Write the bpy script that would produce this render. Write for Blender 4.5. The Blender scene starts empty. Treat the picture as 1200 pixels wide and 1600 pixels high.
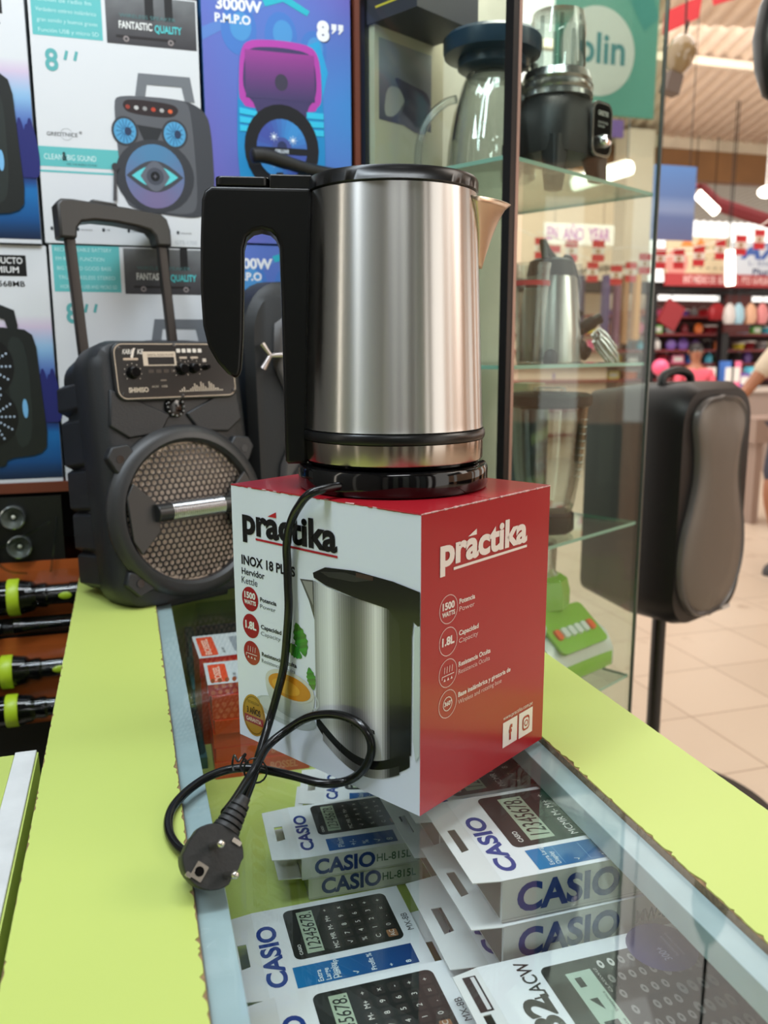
import bpy, math, random
from mathutils import Vector, Matrix
random.seed(7)
SC = bpy.context.scene
COL = SC.collection
PI = math.pi

# ---------------------------------------------------------------- camera
YAW, PITCH, ROLL, FPX, CAMZ = .2936, .187, -.0034, 1323.4, .3495
_f = Vector((math.sin(YAW)*math.cos(PITCH), math.cos(YAW)*math.cos(PITCH), -math.sin(PITCH)))
_r0 = Vector((math.cos(YAW), -math.sin(YAW), 0)); _u0 = _r0.cross(_f)
_r = _r0*math.cos(ROLL)+_u0*math.sin(ROLL); _u = -_r0*math.sin(ROLL)+_u0*math.cos(ROLL)
cd = bpy.data.cameras.new('camera'); cam = bpy.data.objects.new('camera', cd); COL.objects.link(cam)
M = Matrix((( _r.x,_u.x,-_f.x,0),(_r.y,_u.y,-_f.y,0),(_r.z,_u.z,-_f.z,CAMZ),(0,0,0,1)))
cam.matrix_world = M
cd.sensor_fit = 'VERTICAL'; cd.sensor_height = 32.0; cd.lens = FPX/1600*32.0
cd.clip_start = .02; cd.clip_end = 200
cd.dof.use_dof = True; cd.dof.focus_distance = .72; cd.dof.aperture_fstop = cd.lens/4.2
SC.camera = cam

def ray(px, py): return _f+_r*(px-600)/FPX-_u*(py-800)/FPX
O = Vector((0,0,CAMZ))
def at_z(px, py, z): v = ray(px,py); return O+v*((z-CAMZ)/v.z)
def at_y(px, py, y): v = ray(px,py); return O+v*(y/v.y)
def at_d(px, py, d): return O+ray(px,py)*d
def at_pl(px, py, p, n): v = ray(px,py); p=Vector(p); n=Vector(n); return O+v*((p-O).dot(n)/v.dot(n))

# ---------------------------------------------------------------- view, world, lights
SC.view_settings.view_transform = 'Standard'; SC.view_settings.look = 'None'
SC.view_settings.gamma = 1; SC.view_settings.use_curve_mapping = False
SC.view_settings.exposure = 0.35
w = bpy.data.worlds.new('daylight'); SC.world = w; w.use_nodes = True
w.node_tree.nodes['Background'].inputs[0].default_value = (1.0,.95,.88,1)
w.node_tree.nodes['Background'].inputs[1].default_value = 1.5
def area(name, loc, size, power, col, target=None, rot=(0,0,0)):
    l = bpy.data.lights.new(name,'AREA'); l.shape='RECTANGLE'; l.size=size[0]; l.size_y=size[1]; l.energy=power; l.color=col
    o = bpy.data.objects.new(name,l); COL.objects.link(o); o.location=loc; o.rotation_euler=rot
    if target is not None: o.rotation_euler=(Vector(target)-Vector(loc)).to_track_quat('-Z','Y').to_euler()
    return o
area('ceiling_and_fill_light', (-.75,.45,1.9), (.2,1.2), 19, (.80,.91,1.0), target=(.1,.75,.1))
area('ceiling_and_fill_light', (.25,.45,2.1), (1.2,.2), 13, (.90,.96,1.0))
area('hall_daylight', (2.6,.2,1.5), (.5,1.6), 9, (1,.92,.84), target=(.4,.9,.1))
area('hall_roof_and_fill_light', (3.2,4.2,2.9), (3,3), 52, (1,.96,.91))
area('hall_roof_and_fill_light', (5.0,6.5,2.9), (3,2), 150, (1,.95,.90), target=(5.4,9,0))
area('hall_roof_and_fill_light', (4.3,-.6,2.9), (2.0,2.4), 50, (1,.93,.84))  # fill added to brighten the unseen peach wall mirrored in the kettle
area('ceiling_and_fill_light', (-.2,-1.7,2.1), (1.2,.2), 12, (.95,.98,1.0))  # fill added over the unseen cabinets that the kettle reflects
area('carton_fill_light', (.0,.95,1.75), (.8,.1), 5, (.86,.94,1.0), target=(.05,1.5,.5))  # fill light added to brighten the cartons at the back
# ---------------------------------------------------------------- materials
def lin(c):
    return tuple((x/255/12.92) if x/255 <= .04045 else ((x/255+.055)/1.055)**2.4 for x in c)
_m = {}
def mat(name, col=(128,128,128), rough=.5, metal=0, aniso=0, emit=0, spec=.5, noise=0, nscale=40, bump=0, coat=0, sss=0):
    if name in _m: return _m[name]
    m = bpy.data.materials.new(name); m.use_nodes = True; nt = m.node_tree; b = nt.nodes['Principled BSDF']
    c = lin(col)+(1,)
    b.inputs['Base Color'].default_value = c; b.inputs['Roughness'].default_value = rough
    b.inputs['Metallic'].default_value = metal; b.inputs['Specular IOR Level'].default_value = spec
    b.inputs['Coat Weight'].default_value = coat; b.inputs['Coat Roughness'].default_value = .08
    if aniso:
        b.inputs['Anisotropic'].default_value = aniso; b.inputs['Anisotropic Rotation'].default_value = .25
        t = nt.nodes.new('ShaderNodeTangent'); t.direction_type='RADIAL'; t.axis='Z'; nt.links.new(t.outputs[0], b.inputs['Tangent'])
    if emit: b.inputs['Emission Color'].default_value = c; b.inputs['Emission Strength'].default_value = emit
    if noise or bump:
        tc = nt.nodes.new('ShaderNodeTexCoord'); n = nt.nodes.new('ShaderNodeTexNoise'); n.inputs['Scale'].default_value = nscale; n.inputs['Detail'].default_value = 5
        nt.links.new(tc.outputs['Object'], n.inputs['Vector'])
        if noise:
            mx = nt.nodes.new('ShaderNodeMix'); mx.data_type='RGBA'
            mr = nt.nodes.new('ShaderNodeMapRange'); mr.inputs[1].default_value=.35; mr.inputs[2].default_value=.7
            nt.links.new(n.outputs['Fac'], mr.inputs[0]); nt.links.new(mr.outputs[0], mx.inputs['Factor'])
            mx.inputs['A'].default_value = c; mx.inputs['B'].default_value = tuple(x*(1-noise) for x in c[:3])+(1,)
            nt.links.new(mx.outputs['Result'], b.inputs['Base Color'])
        if bump:
            bp = nt.nodes.new('ShaderNodeBump'); bp.inputs['Strength'].default_value = bump; bp.inputs['Distance'].default_value=.001
            nt.links.new(n.outputs['Fac'], bp.inputs['Height']); nt.links.new(bp.outputs[0], b.inputs['Normal'])
    _m[name] = m; return m
def pmat(name, rough=.35, coat=0, metal=0):      # printed surfaces: ink colour stored in the mesh
    if name in _m: return _m[name]
    m = mat(name, rough=rough, coat=coat, metal=metal); nt = m.node_tree
    a = nt.nodes.new('ShaderNodeAttribute'); a.attribute_name = 'Ink'
    nt.links.new(a.outputs['Color'], nt.nodes['Principled BSDF'].inputs['Base Color']); return m
def glassmat(name, tint=(235,245,240), ior=1.5, boost=1.0, rough=0.0, dens=0):
    if name in _m: return _m[name]
    m = bpy.data.materials.new(name); m.use_nodes = True; nt = m.node_tree; nt.nodes.clear()
    out = nt.nodes.new('ShaderNodeOutputMaterial'); mix = nt.nodes.new('ShaderNodeMixShader')
    tr = nt.nodes.new('ShaderNodeBsdfTransparent'); tr.inputs[0].default_value = lin(tint)+(1,)
    gl = nt.nodes.new('ShaderNodeBsdfGlossy'); gl.inputs['Roughness'].default_value = rough
    fr = nt.nodes.new('ShaderNodeFresnel'); gm = nt.nodes.new('ShaderNodeNewGeometry'); im = nt.nodes.new('ShaderNodeMapRange')
    im.inputs[3].default_value = ior; im.inputs[4].default_value = 1/ior
    nt.links.new(gm.outputs['Backfacing'], im.inputs[0]); nt.links.new(im.outputs[0], fr.inputs[0])
    mu = nt.nodes.new('ShaderNodeMath'); mu.operation='MULTIPLY'; mu.inputs[1].default_value = boost; mu.use_clamp=True
    nt.links.new(fr.outputs[0], mu.inputs[0]); nt.links.new(mu.outputs[0], mix.inputs[0])
    if dens:
        lw = nt.nodes.new('ShaderNodeLayerWeight'); lw.inputs[0].default_value=.35; pw = nt.nodes.new('ShaderNodeMath'); pw.operation='POWER'; pw.inputs[1].default_value=1.6
        cm = nt.nodes.new('ShaderNodeMix'); cm.data_type='RGBA'; cm.inputs['A'].default_value=lin(tint)+(1,); cm.inputs['B'].default_value=(dens,dens*1.04,dens*1.02,1)
        nt.links.new(lw.outputs['Facing'],pw.inputs[0]); nt.links.new(pw.outputs[0],cm.inputs['Factor']); nt.links.new(cm.outputs['Result'],tr.inputs[0])
    nt.links.new(tr.outputs[0], mix.inputs[1]); nt.links.new(gl.outputs[0], mix.inputs[2])
    nt.links.new(mix.outputs[0], out.inputs['Surface']); _m[name] = m; return m
INK = pmat('printed_card', .38); INKG = pmat('printed_gloss_card', .22, .3); INKM = pmat('printed_dull_panel', .6)
GLASS = glassmat('clear_glass', (248,251,250), 1.5, .58); VES = glassmat('vessel_glass', (246,249,248), 1.5, 2.3, dens=.22)
GEDGE = mat('glass_green_edge', (92,150,132), .15)
STEEL = mat('brushed_steel', (205,203,200), .30, 1, aniso=.95)
CHROME = mat('chrome', (225,225,228), .08, 1)
BLK = mat('black_plastic', (12,12,13), .3); BLKG = mat('black_gloss_plastic', (10,10,11), .08); BLKM = mat('black_matte_plastic', (19,20,21), .5, bump=.4, nscale=500)
CAB = mat('charcoal_cabinet_plastic', (31,33,36), .45, bump=.5, nscale=600)
LIME = mat('lime_laminate', (188,204,108), .36); CHIP = mat('raw_particle_board', (150,122,88), .9, noise=.5, nscale=300)
WOOD = mat('red_brown_board', (116,56,34), .5, noise=.25, nscale=6)
WHITE = mat('white_plastic', (225,226,224), .35)
PALE = mat('pale_blue_paint', (172,190,196), .5, noise=.12, nscale=30)

# ---------------------------------------------------------------- mesh builder
class MB:
    def __init__(s): s.v=[]; s.f=[]; s.m=[]; s.c=[]; s.mats=[]; s.mx=Matrix.Identity(4)
    def mi(s, m):
        if m not in s.mats: s.mats.append(m)
        return s.mats.index(m)
    def add(s, vs, fs, m, cols=None):
        b=len(s.v); k=s.mi(m); s.v += [s.mx@Vector(q) for q in vs]
        for i,f in enumerate(fs):
            s.f.append([b+j for j in f]); s.m.append(k); s.c.append(cols[i] if cols else None)
    def box(s, lo, hi, m):
        x0,y0,z0=lo; x1,y1,z1=hi
        s.add([(x0,y0,z0),(x1,y0,z0),(x1,y1,z0),(x0,y1,z0),(x0,y0,z1),(x1,y0,z1),(x1,y1,z1),(x0,y1,z1)],
              [(3,2,1,0),(4,5,6,7),(0,1,5,4),(1,2,6,5),(2,3,7,6),(3,0,4,7)], m)
    def loft(s, rings, m, cap0=True, cap1=True, closed=True):
        n=len(rings[0]); vs=[p for r in rings for p in r]; fs=[]
        for i in range(len(rings)-1):
            for j in range(n if closed else n-1):
                k=(j+1)%n; fs.append((i*n+j,i*n+k,(i+1)*n+k,(i+1)*n+j))
        if cap0: fs.append(tuple(range(n-1,-1,-1)))
        if cap1: fs.append(tuple((len(rings)-1)*n+j for j in range(n)))
        s.add(vs,fs,m)
    def prism(s, poly, a, b, m, axis='z', bev=0):
        def P(p,t): return (p[0],p[1],t) if axis=='z' else ((p[0],t,p[1]) if axis=='y' else (t,p[0],p[1]))
        if bev:
            cx=sum(p[0] for p in poly)/len(poly); cy=sum(p[1] for p in poly)/len(poly)
            def sh(d):
                o=[]; n=len(poly)
                for i in range(n):
                    p0=Vector(poly[i-1][:2]);p1=Vector(poly[i][:2]);p2=Vector(poly[(i+1)%n][:2])
                    e1=(p1-p0); e2=(p2-p1)
                    if e1.length<1e-9 or e2.length<1e-9: o.append(tuple(p1)); continue
                    n1=Vector((-e1.y,e1.x)).normalized(); n2=Vector((-e2.y,e2.x)).normalized(); q=(n1+n2)
                    q = q/max(.4,q.length_squared)*2 if q.length>1e-6 else n1
                    o.append(tuple(p1+q*d*.5*(1 if True else 0)))
                return o
            ar=sum(poly[i-1][0]*poly[i][1]-poly[i][0]*poly[i-1][1] for i in range(len(poly)))
            sg=1 if ar>0 else -1; q=sh(bev*sg); sgn=1 if b>a else -1
            s.loft([[P(p,a) for p in q],[P(p,a+bev*sgn) for p in poly],[P(p,b-bev*sgn) for p in poly],[P(p,b) for p in q]], m)
        else: s.loft([[P(p,a) for p in poly],[P(p,b) for p in poly]], m)
    def lathe(s, prof, m, n=48, c=(0,0,0), axis='z', cap0=True, cap1=True):
        rings=[]
        for r,h in prof:
            rg=[]
            for i in range(n):
                a=2*PI*i/n; x,y=r*math.cos(a),r*math.sin(a)
                rg.append((c[0]+x,c[1]+y,c[2]+h) if axis=='z' else ((c[0]+x,c[1]+h,c[2]+y) if axis=='y' else (c[0]+h,c[1]+x,c[2]+y)))
            rings.append(rg)
        s.loft(rings,m,cap0,cap1)
    def cyl(s, p0, p1, r0, r1, m, n=20):
        s.tube([p0,p1],[r0,r1],m,n)
    def tube(s, pts, rad, m, n=12, cap=True, flat=1.0):
        pts=[Vector(p) for p in pts]
        if not isinstance(rad,(list,tuple)): rad=[rad]*len(pts)
        t0=(pts[1]-pts[0]).normalized(); up=Vector((0,0,1)) if abs(t0.z)<.9 else Vector((1,0,0))
        nrm=t0.cross(up).normalized(); rings=[]
        for i,p in enumerate(pts):
            t=(pts[min(i+1,len(pts)-1)]-pts[max(i-1,0)]).normalized()
            nrm=(nrm-t*nrm.dot(t)).normalized(); bn=t.cross(nrm)
            rings.append([p+(nrm*math.cos(2*PI*k/n)+bn*math.sin(2*PI*k/n)*flat)*rad[i] for k in range(n)])
        s.loft(rings,m,cap,cap)
    def sphere(s, c, r, m, n=20, k=12):
        if not isinstance(r,(tuple,list)): r=(r,r,r)
        rings=[[(c[0]+r[0]*math.sin(PI*i/k)*math.cos(2*PI*j/n),c[1]+r[1]*math.sin(PI*i/k)*math.sin(2*PI*j/n),c[2]-r[2]*math.cos(PI*i/k)) for j in range(n)] for i in range(1,k)]
        s.loft(rings,m)
    def build(s, name, parent=None, sharp=40, bevel=0):
        me=bpy.data.meshes.new(name); me.from_pydata([tuple(v) for v in s.v],[],s.f)
        for m in s.mats: me.materials.append(m)
        me.polygons.foreach_set('material_index', s.m); me.polygons.foreach_set('use_smooth',[True]*len(s.f))
        if any(s.c):
            a=me.color_attributes.new('Ink','FLOAT_COLOR','CORNER'); buf=[]
            for f,c in zip(s.f,s.c):
                if c is None: buf += [.5,.5,.5,1]*len(f)
                elif isinstance(c[0],(tuple,list)):
                    for q in c: buf += list(lin(q))+[1]
                else: buf += (list(lin(c))+[1])*len(f)
            a.data.foreach_set('color', buf)
        me.update(); me.set_sharp_from_angle(angle=math.radians(sharp))
        o=bpy.data.objects.new(name,me); COL.objects.link(o)
        if parent: o.parent=parent
        if bevel:
            b=o.modifiers.new('bevel','BEVEL'); b.width=bevel; b.segments=2; b.limit_method='ANGLE'; b.angle_limit=math.radians(50)
        return o
def rrect(w, h, r, cx=0, cy=0, k=6):
    r=min(r,w/2,h/2); o=[]
    for (x,y,a) in ((w/2-r,h/2-r,0),(-w/2+r,h/2-r,90),(-w/2+r,-h/2+r,180),(w/2-r,-h/2+r,270)):
        for i in range(k+1):
            t=math.radians(a+90*i/k); o.append((cx+x+r*math.cos(t),cy+y+r*math.sin(t)))
    return o
def smooth_path(pts, k=8):
    pts=[Vector(p) for p in pts]; o=[]
    for i in range(len(pts)-1):
        p0=pts[max(i-1,0)];p1=pts[i];p2=pts[i+1];p3=pts[min(i+2,len(pts)-1)]
        for j in range(k):
            t=j/k; o.append(.5*((2*p1)+(p2-p0)*t+(2*p0-5*p1+4*p2-p3)*t*t+(3*p1-p0-3*p2+p3)*t**3))
    o.append(pts[-1]); return o

# text outlines, cached, as 2D polygons
_tc = {}
def text_geo(s, bold):
    if (s,bold) in _tc: return _tc[(s,bold)]
    cu=bpy.data.curves.new('lettering','FONT'); cu.body=s; cu.size=1; cu.offset=bold; cu.resolution_u=4
    ob=bpy.data.objects.new('lettering',cu); COL.objects.link(ob)
    dg=bpy.context.evaluated_depsgraph_get(); me=bpy.data.meshes.new_from_object(ob.evaluated_get(dg))
    vs=[(v.co.x,v.co.y) for v in me.vertices]; fs=[tuple(p.vertices) for p in me.polygons]
    bpy.data.objects.remove(ob); bpy.data.curves.remove(cu); bpy.data.meshes.remove(me)
    if vs:
        x0=min(v[0] for v in vs); x1=max(v[0] for v in vs)
    else: x0=x1=0
    _tc[(s,bold)]=(vs,fs,x0,x1); return _tc[(s,bold)]
class Face:                                  # prints flat artwork on one flat face of a thing
    def __init__(s, mb, o, u, v, m=None):
        s.mb=mb; s.o=Vector(o); s.u=Vector(u).normalized(); s.v=Vector(v).normalized(); s.n=s.u.cross(s.v); s.m=m or INK; s.k=0
    def P(s,x,y,L): return s.o+s.u*x+s.v*y+s.n*(.00016*L+.0000011*(s.k%120))
    def poly(s, pts, col, L=1):
        s.k+=1; s.mb.add([s.P(x,y,L) for x,y in pts],[tuple(range(len(pts)))],s.m,[col])
    def spoly(s, pts, col, L=1, it=2):
        for _ in range(it):
            q=[]
            for i in range(len(pts)):
                a,b=pts[i],pts[(i+1)%len(pts)]; q+=[(a[0]*.78+b[0]*.22,a[1]*.78+b[1]*.22),(a[0]*.22+b[0]*.78,a[1]*.22+b[1]*.78)]
            pts=q
        s.poly(pts,col,L)
    def rect(s,x,y,w,h,col,L=1): s.poly([(x,y),(x+w,y),(x+w,y+h),(x,y+h)],col,L)
    def rr(s,x,y,w,h,r,col,L=1): s.poly(rrect(w,h,r,x+w/2,y+h/2),col,L)
    def ell(s,cx,cy,rx,ry,col,L=1,n=28): s.poly([(cx+rx*math.cos(2*PI*i/n),cy+ry*math.sin(2*PI*i/n)) for i in range(n)],col,L)
    def ring(s,cx,cy,r,w,col,L=1,n=32,ry=None):
        ry=ry or r; k=ry/r; s.k+=1
        vs=[s.P(cx+q*math.cos(2*PI*i/n),cy+q*k*math.sin(2*PI*i/n),L) for q in (r,r-w) for i in range(n)]
        s.mb.add(vs,[(i,(i+1)%n,n+(i+1)%n,n+i) for i in range(n)],s.m,[col]*n)
    def line(s,x0,y0,x1,y1,w,col,L=1):
        dx,dy=x1-x0,y1-y0; l=math.hypot(dx,dy); nx,ny=-dy/l*w/2,dx/l*w/2
        s.poly([(x0-nx,y0-ny),(x1-nx,y1-ny),(x1+nx,y1+ny),(x0+nx,y0+ny)],col,L)
    def grid(s,x,y,w,h,fn,nx=8,ny=8,L=1):
        vs=[];cc=[]
        for j in range(ny+1):
            for i in range(nx+1):
                vs.append(s.P(x+w*i/nx,y+h*j/ny,L)); cc.append(fn(i/nx,j/ny))
        fs=[];cs=[]
        for j in range(ny):
            for i in range(nx):
                q=(j*(nx+1)+i,j*(nx+1)+i+1,(j+1)*(nx+1)+i+1,(j+1)*(nx+1)+i); fs.append(q); cs.append([cc[k] for k in q])
        s.mb.add(vs,fs,s.m,cs)
    def text(s,t,x,y,h,col,w=None,bold=0.0,L=2,ang=0,ctr=False,shear=0):
        vs,fs,x0,x1=text_geo(t,bold*1.35); s.k+=1
        if not vs: return
        k=h/.69; kx=k if w is None else w/(x1-x0); W=(x1-x0)*kx
        ca,sa=math.cos(ang),math.sin(ang); o=[]
        for a,b in vs:
            X=(a-x0)*kx-(W/2 if ctr else 0)+b*k*shear; Y=b*k
            o.append(s.P(x+X*ca-Y*sa,y+X*sa+Y*ca,L))
        s.mb.add(o,fs,s.m,[col]*len(fs))
def mixc(a,b,t): t=max(0,min(1,t)); return tuple(a[i]*(1-t)+b[i]*t for i in range(3))

# ---------------------------------------------------------------- naming
def empty(name, loc=(0,0,0), rz=0, rx=0):
    o=bpy.data.objects.new(name,None); o.empty_display_size=.05; COL.objects.link(o)
    o.matrix_world = Matrix.Translation(loc)@Matrix.Rotation(rz,4,'Z')@Matrix.Rotation(rx,4,'X'); return o
def tag(o, label, cat, group=None, kind=None):
    o['label']=label; o['category']=cat
    if group: o['group']=group
    if kind: o['kind']=kind
    return o
def struct(o): o['kind']='structure'; return o
def copy_tree(o, parent=None):
    c=o.copy(); COL.objects.link(c); c.parent=parent
    for ch in [x for x in o.children]: copy_tree(ch,c)
    return c
# ================================================================ COUNTER
YE=1.444; YS=.16
counter=tag(empty('shop_counter'), 'long shop counter with lime green laminate top strips around a glass display well', 'counter')
def jag(xs, y0, y1, amp, side, seed):        # chipped laminate edge
    rnd=random.Random(seed); pts=[]; y=y0
    while y<y1:
        d=rnd.random(); a=amp*(d**3)*3.0 if rnd.random()<.5 else amp*d*.25
        if rnd.random()<.06: a=amp*2.2
        pts.append((xs+side*a,y)); y+=rnd.uniform(.0015,.006)
    pts.append((xs,y1)); return pts
def strip(x0,x1,inner,seed,outer_amp=.0006,YE=1.444):
    mb=MB(); mb.box((x0,YS,-.02),(x1,YE,-.0009),CHIP)
    if inner>0: L=jag(x0+.0002,YS,YE,outer_amp,1,seed+5); R=jag(x1-.0004,YS,YE,.0012,-1,seed)
    else: L=jag(x0+.0004,YS,YE,.0012,1,seed); R=jag(x1-.0002,YS,YE,outer_amp*.2,-1,seed+5)
    n=max(len(L),len(R)); 
    def resamp(P,n):
        o=[]
        for i in range(n):
            t=i/(n-1)*(len(P)-1); k=min(int(t),len(P)-2); f=t-k
            o.append((P[k][0]*(1-f)+P[k+1][0]*f,P[k][1]*(1-f)+P[k+1][1]*f))
        return o
    n*=2; L=resamp(L,n);R=resamp(R,n); vs=[];fs=[]
    for i in range(n): vs+=[(L[i][0],L[i][1],0),(R[i][0],R[i][1],0),(L[i][0],L[i][1],-.001),(R[i][0],R[i][1],-.001)]
    for i in range(n-1):
        a=4*i;b=a+4; fs+=[(a,a+1,b+1,b),(a+2,a,b,b+2),(a+1,a+3,b+3,b+1)]
    mb.add(vs,fs,LIME); return mb.build('laminate_strip',counter,sharp=30)
strip(-.0867,.0245,1,11); strip(.3499,.4576,-1,23,YE=1.33)
for x0,x1 in ((.0250,.0455),(.3285,.3494)):
    mb=MB(); mb.box((x0,YS,-.026),(x1,YE,-.0064),PALE); mb.build('inner_ledge',counter,bevel=.0006)
mb=MB(); mb.box((.0255,YS,-.006),(.3490,YE,-.0002),GLASS); gl=mb.build('glass_top',counter); gl['label']='clear glass pane over the display well'
mb=MB(); mb.box((-.080,YS,-.175),(.350,YE,-.16),mat('lime_shelf_lining',(188,204,108),.5)); mb.box((.350,YS,-.175),(.452,1.32,-.16),mat('lime_shelf_lining')); mb.build('display_floor',counter)
mb=MB()
mb.box((-.0862,YS,-.95),(-.080,YE,-.0205),LIME); mb.box((.452,YS,-.95),(.4572,1.33,-.0205),LIME); mb.box((.3445,1.324,-.95),(.4519,1.33,-.0205),LIME)
mb.box((-.080,YE-.006,-.95),(.3499,YE,-.0205),LIME); mb.box((-.080,YS,-.95),(.452,YS+.006,-.0205),LIME)
mb.build('side_panel',counter)

board=tag(empty('side_board'), 'small lime topped board with a worn white edge strip beside the counter, bottom left', 'board')
mb=MB(); mb.box((-.42,.22,-.058),(-.1222,.832,-.032),LIME); mb.build('laminate_top',board,bevel=.0008)
mb=MB(); mb.box((-.1220,.22,-.058),(-.1024,.834,-.0305),mat('worn_white_edge',(222,224,224),.5,noise=.15,nscale=25)); mb.build('edge_strip',board,bevel=.0008)
mb=MB(); mb.box((-.1022,.22,-.058),(-.1008,.832,-.0325),LIME); mb.build('side_lipping',board)
mb=MB(); mb.box((-.40,.26,-.95),(-.110,.80,-.0585),mat('dark_recess_panel',(26,24,22),.7)); mb.build('support_cabinet',board)

# ================================================================ KETTLE BOX
F=Vector((.1972,.5606,0)); br=1.0222
DL=Vector((-math.cos(br),math.sin(br),0)); DR=Vector((math.sin(br),math.cos(br),0)); BW,BD,BH=.2163,.1767,.235
Lc=F+DL*BW
RED=(166,26,38); WCARD=(228,236,248); BLKI=(18,18,18)
kb=tag(empty('kettle_carton',F,0), 'red and white cardboard kettle carton standing on the counter glass', 'box')
mb=MB(); mb.mx=Matrix.Identity(4)
def fr(a,b,z): return (DL*a+DR*b)+Vector((0,0,z))
mred=mat('red_gloss_card',RED,.3,coat=.25); mwc=mat('white_gloss_card',WCARD,.32,coat=.25)
v=[fr(0,0,0),fr(BW,0,0),fr(BW,BD,0),fr(0,BD,0),fr(0,0,BH),fr(BW,0,BH),fr(BW,BD,BH),fr(0,BD,BH)]
mb.add([v[0],v[1],v[5],v[4]],[(0,3,2,1)],mwc); mb.add([v[0],v[3],v[7],v[4]],[(0,1,2,3)],mred)
mb.add([v[1],v[2],v[6],v[5]],[(0,3,2,1)],mred); mb.add([v[2],v[3],v[7],v[6]],[(0,3,2,1)],mwc)
mb.add([v[4],v[5],v[6],v[7]],[(0,3,2,1)],mred); mb.add([v[0],v[1],v[2],v[3]],[(0,1,2,3)],mwc)
mb.build('carton_body',kb)
mb=MB()                                       # closing flaps of the lid: thin card with worn white edges
T=Vector((0,0,BH))
def quadslab(a0,b0,a1,b1,z0,z1,m):
    p=[(a0,b0),(a1,b0),(a1,b1),(a0,b1)]
    mb.loft([[fr(a,b,z0) for a,b in p],[fr(a,b,z1) for a,b in p]],m)
quadslab(.0004,.0004,BW-.0004,BD*.5-.0006,BH+.0001,BH+.0007,mred)
quadslab(.0004,BD*.5+.0006,BW-.0004,BD-.0004,BH+.0001,BH+.0007,mred)
quadslab(BW*.80,BD*.62,BW*.98,BD*.90,BH+.0008,BH+.0012,mred)
mworn=mat('worn_card_edge',(214,170,168),.6,noise=.5,nscale=400)
rnd=random.Random(3)
for (A,B) in ((fr(0,0,BH),fr(0,BD,BH)),(fr(0,0,BH),fr(BW,0,BH)),):
    n=46
    for i in range(n):
        a=A.lerp(B,i/n); b=A.lerp(B,(i+.97)/n); q=rnd.uniform(.00025,.0009)
        mb.tube([a,b],q,mworn if A is not None and (B-fr(0,BD,BH)).length<.01 or rnd.random()<.07 else mred,6)
mb.build('lid_flap',kb)
# white front artwork
Fa=Face(MB(), Lc-F, -DL, (0,0,1), INKG); Fa.mb.mx=Matrix.Identity(4)
def flush(face, name, parent): 
    o=face.mb.build(name,parent); face.mb=MB(); return o
def logo(fc,x0,yb,w,h,col,acc):
    fc.text('practika',x0,yb,h,col,w=w,bold=.028,L=3)
    fc.poly([(x0+w*.29,yb+h*.80),(x0+w*.385,yb+h*.80),(x0+w*.385,yb+h*1.02)],acc,3)
logo(Fa,.0146,.1945,.117,.0225,BLKI,(190,40,45)); Fa.rect(.0321,.1895,.0998,.0019,(176,34,44),3)
flush(Fa,'brand_logo',kb)
Fa.text('INOX 18 PLUS',.0115,.1655,.0080,(20,22,24),w=.0700,bold=.022)
Fa.text('Hervidor',.0113,.1562,.0058,(28,30,32),w=.031,bold=.012); Fa.text('Kettle',.0108,.1478,.0062,(60,66,68),w=.0215)
for cy,a,b in ((.1345,'Potencia','Power'),(.1096,'Capacidad','Capacity'),(.0843,'Resistencia Oculta','Resistencia Oculta')):
    Fa.ell(.0214,cy,.0112,.0112,(158,30,36)); 
    ww={'Potencia':.0215,'Capacidad':.027,'Resistencia Oculta':.0455}[a]
    Fa.text(a,.0353,cy+.0008,.0036,(38,42,44),w=ww,bold=.02); Fa.text(b,.0350,cy-.0053,.0036,(110,118,118),w=ww*.96)
Fa.text('1500',.0214,.1352,.0054,(235,235,232),w=.0150,bold=.03,ctr=True); Fa.text('WATTS',.0214,.1296,.0036,(235,235,232),w=.0160,bold=.03,ctr=True)
Fa.text('1.8L',.0214,.1070,.0066,(235,235,232),w=.0150,bold=.03,ctr=True)
def coil(fc,cx,cy,col,k=1):
    for i in range(4): fc.line(cx+(-.0048+i*.0032)*k,cy+.001*k,cx+(-.0042+i*.0032)*k,cy+.0062*k,.0006*k,col,3)
    fc.line(cx-.0075*k,cy-.0010*k,cx+.0075*k,cy-.0010*k,.0007*k,col,3); fc.line(cx-.0075*k,cy-.001*k,cx-.0075*k,cy-.0034*k,.0007*k,col,3)
    for i in range(3): fc.poly([(cx+(-.0058+i*.0044)*k,cy-.0052*k),(cx+(-.0030+i*.0044)*k,cy-.0052*k),(cx+(-.0044+i*.0044)*k,cy-.0028*k)],col,3)
coil(Fa,.0214,.0843,(225,200,198))
flush(Fa,'feature_list',kb)
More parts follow.
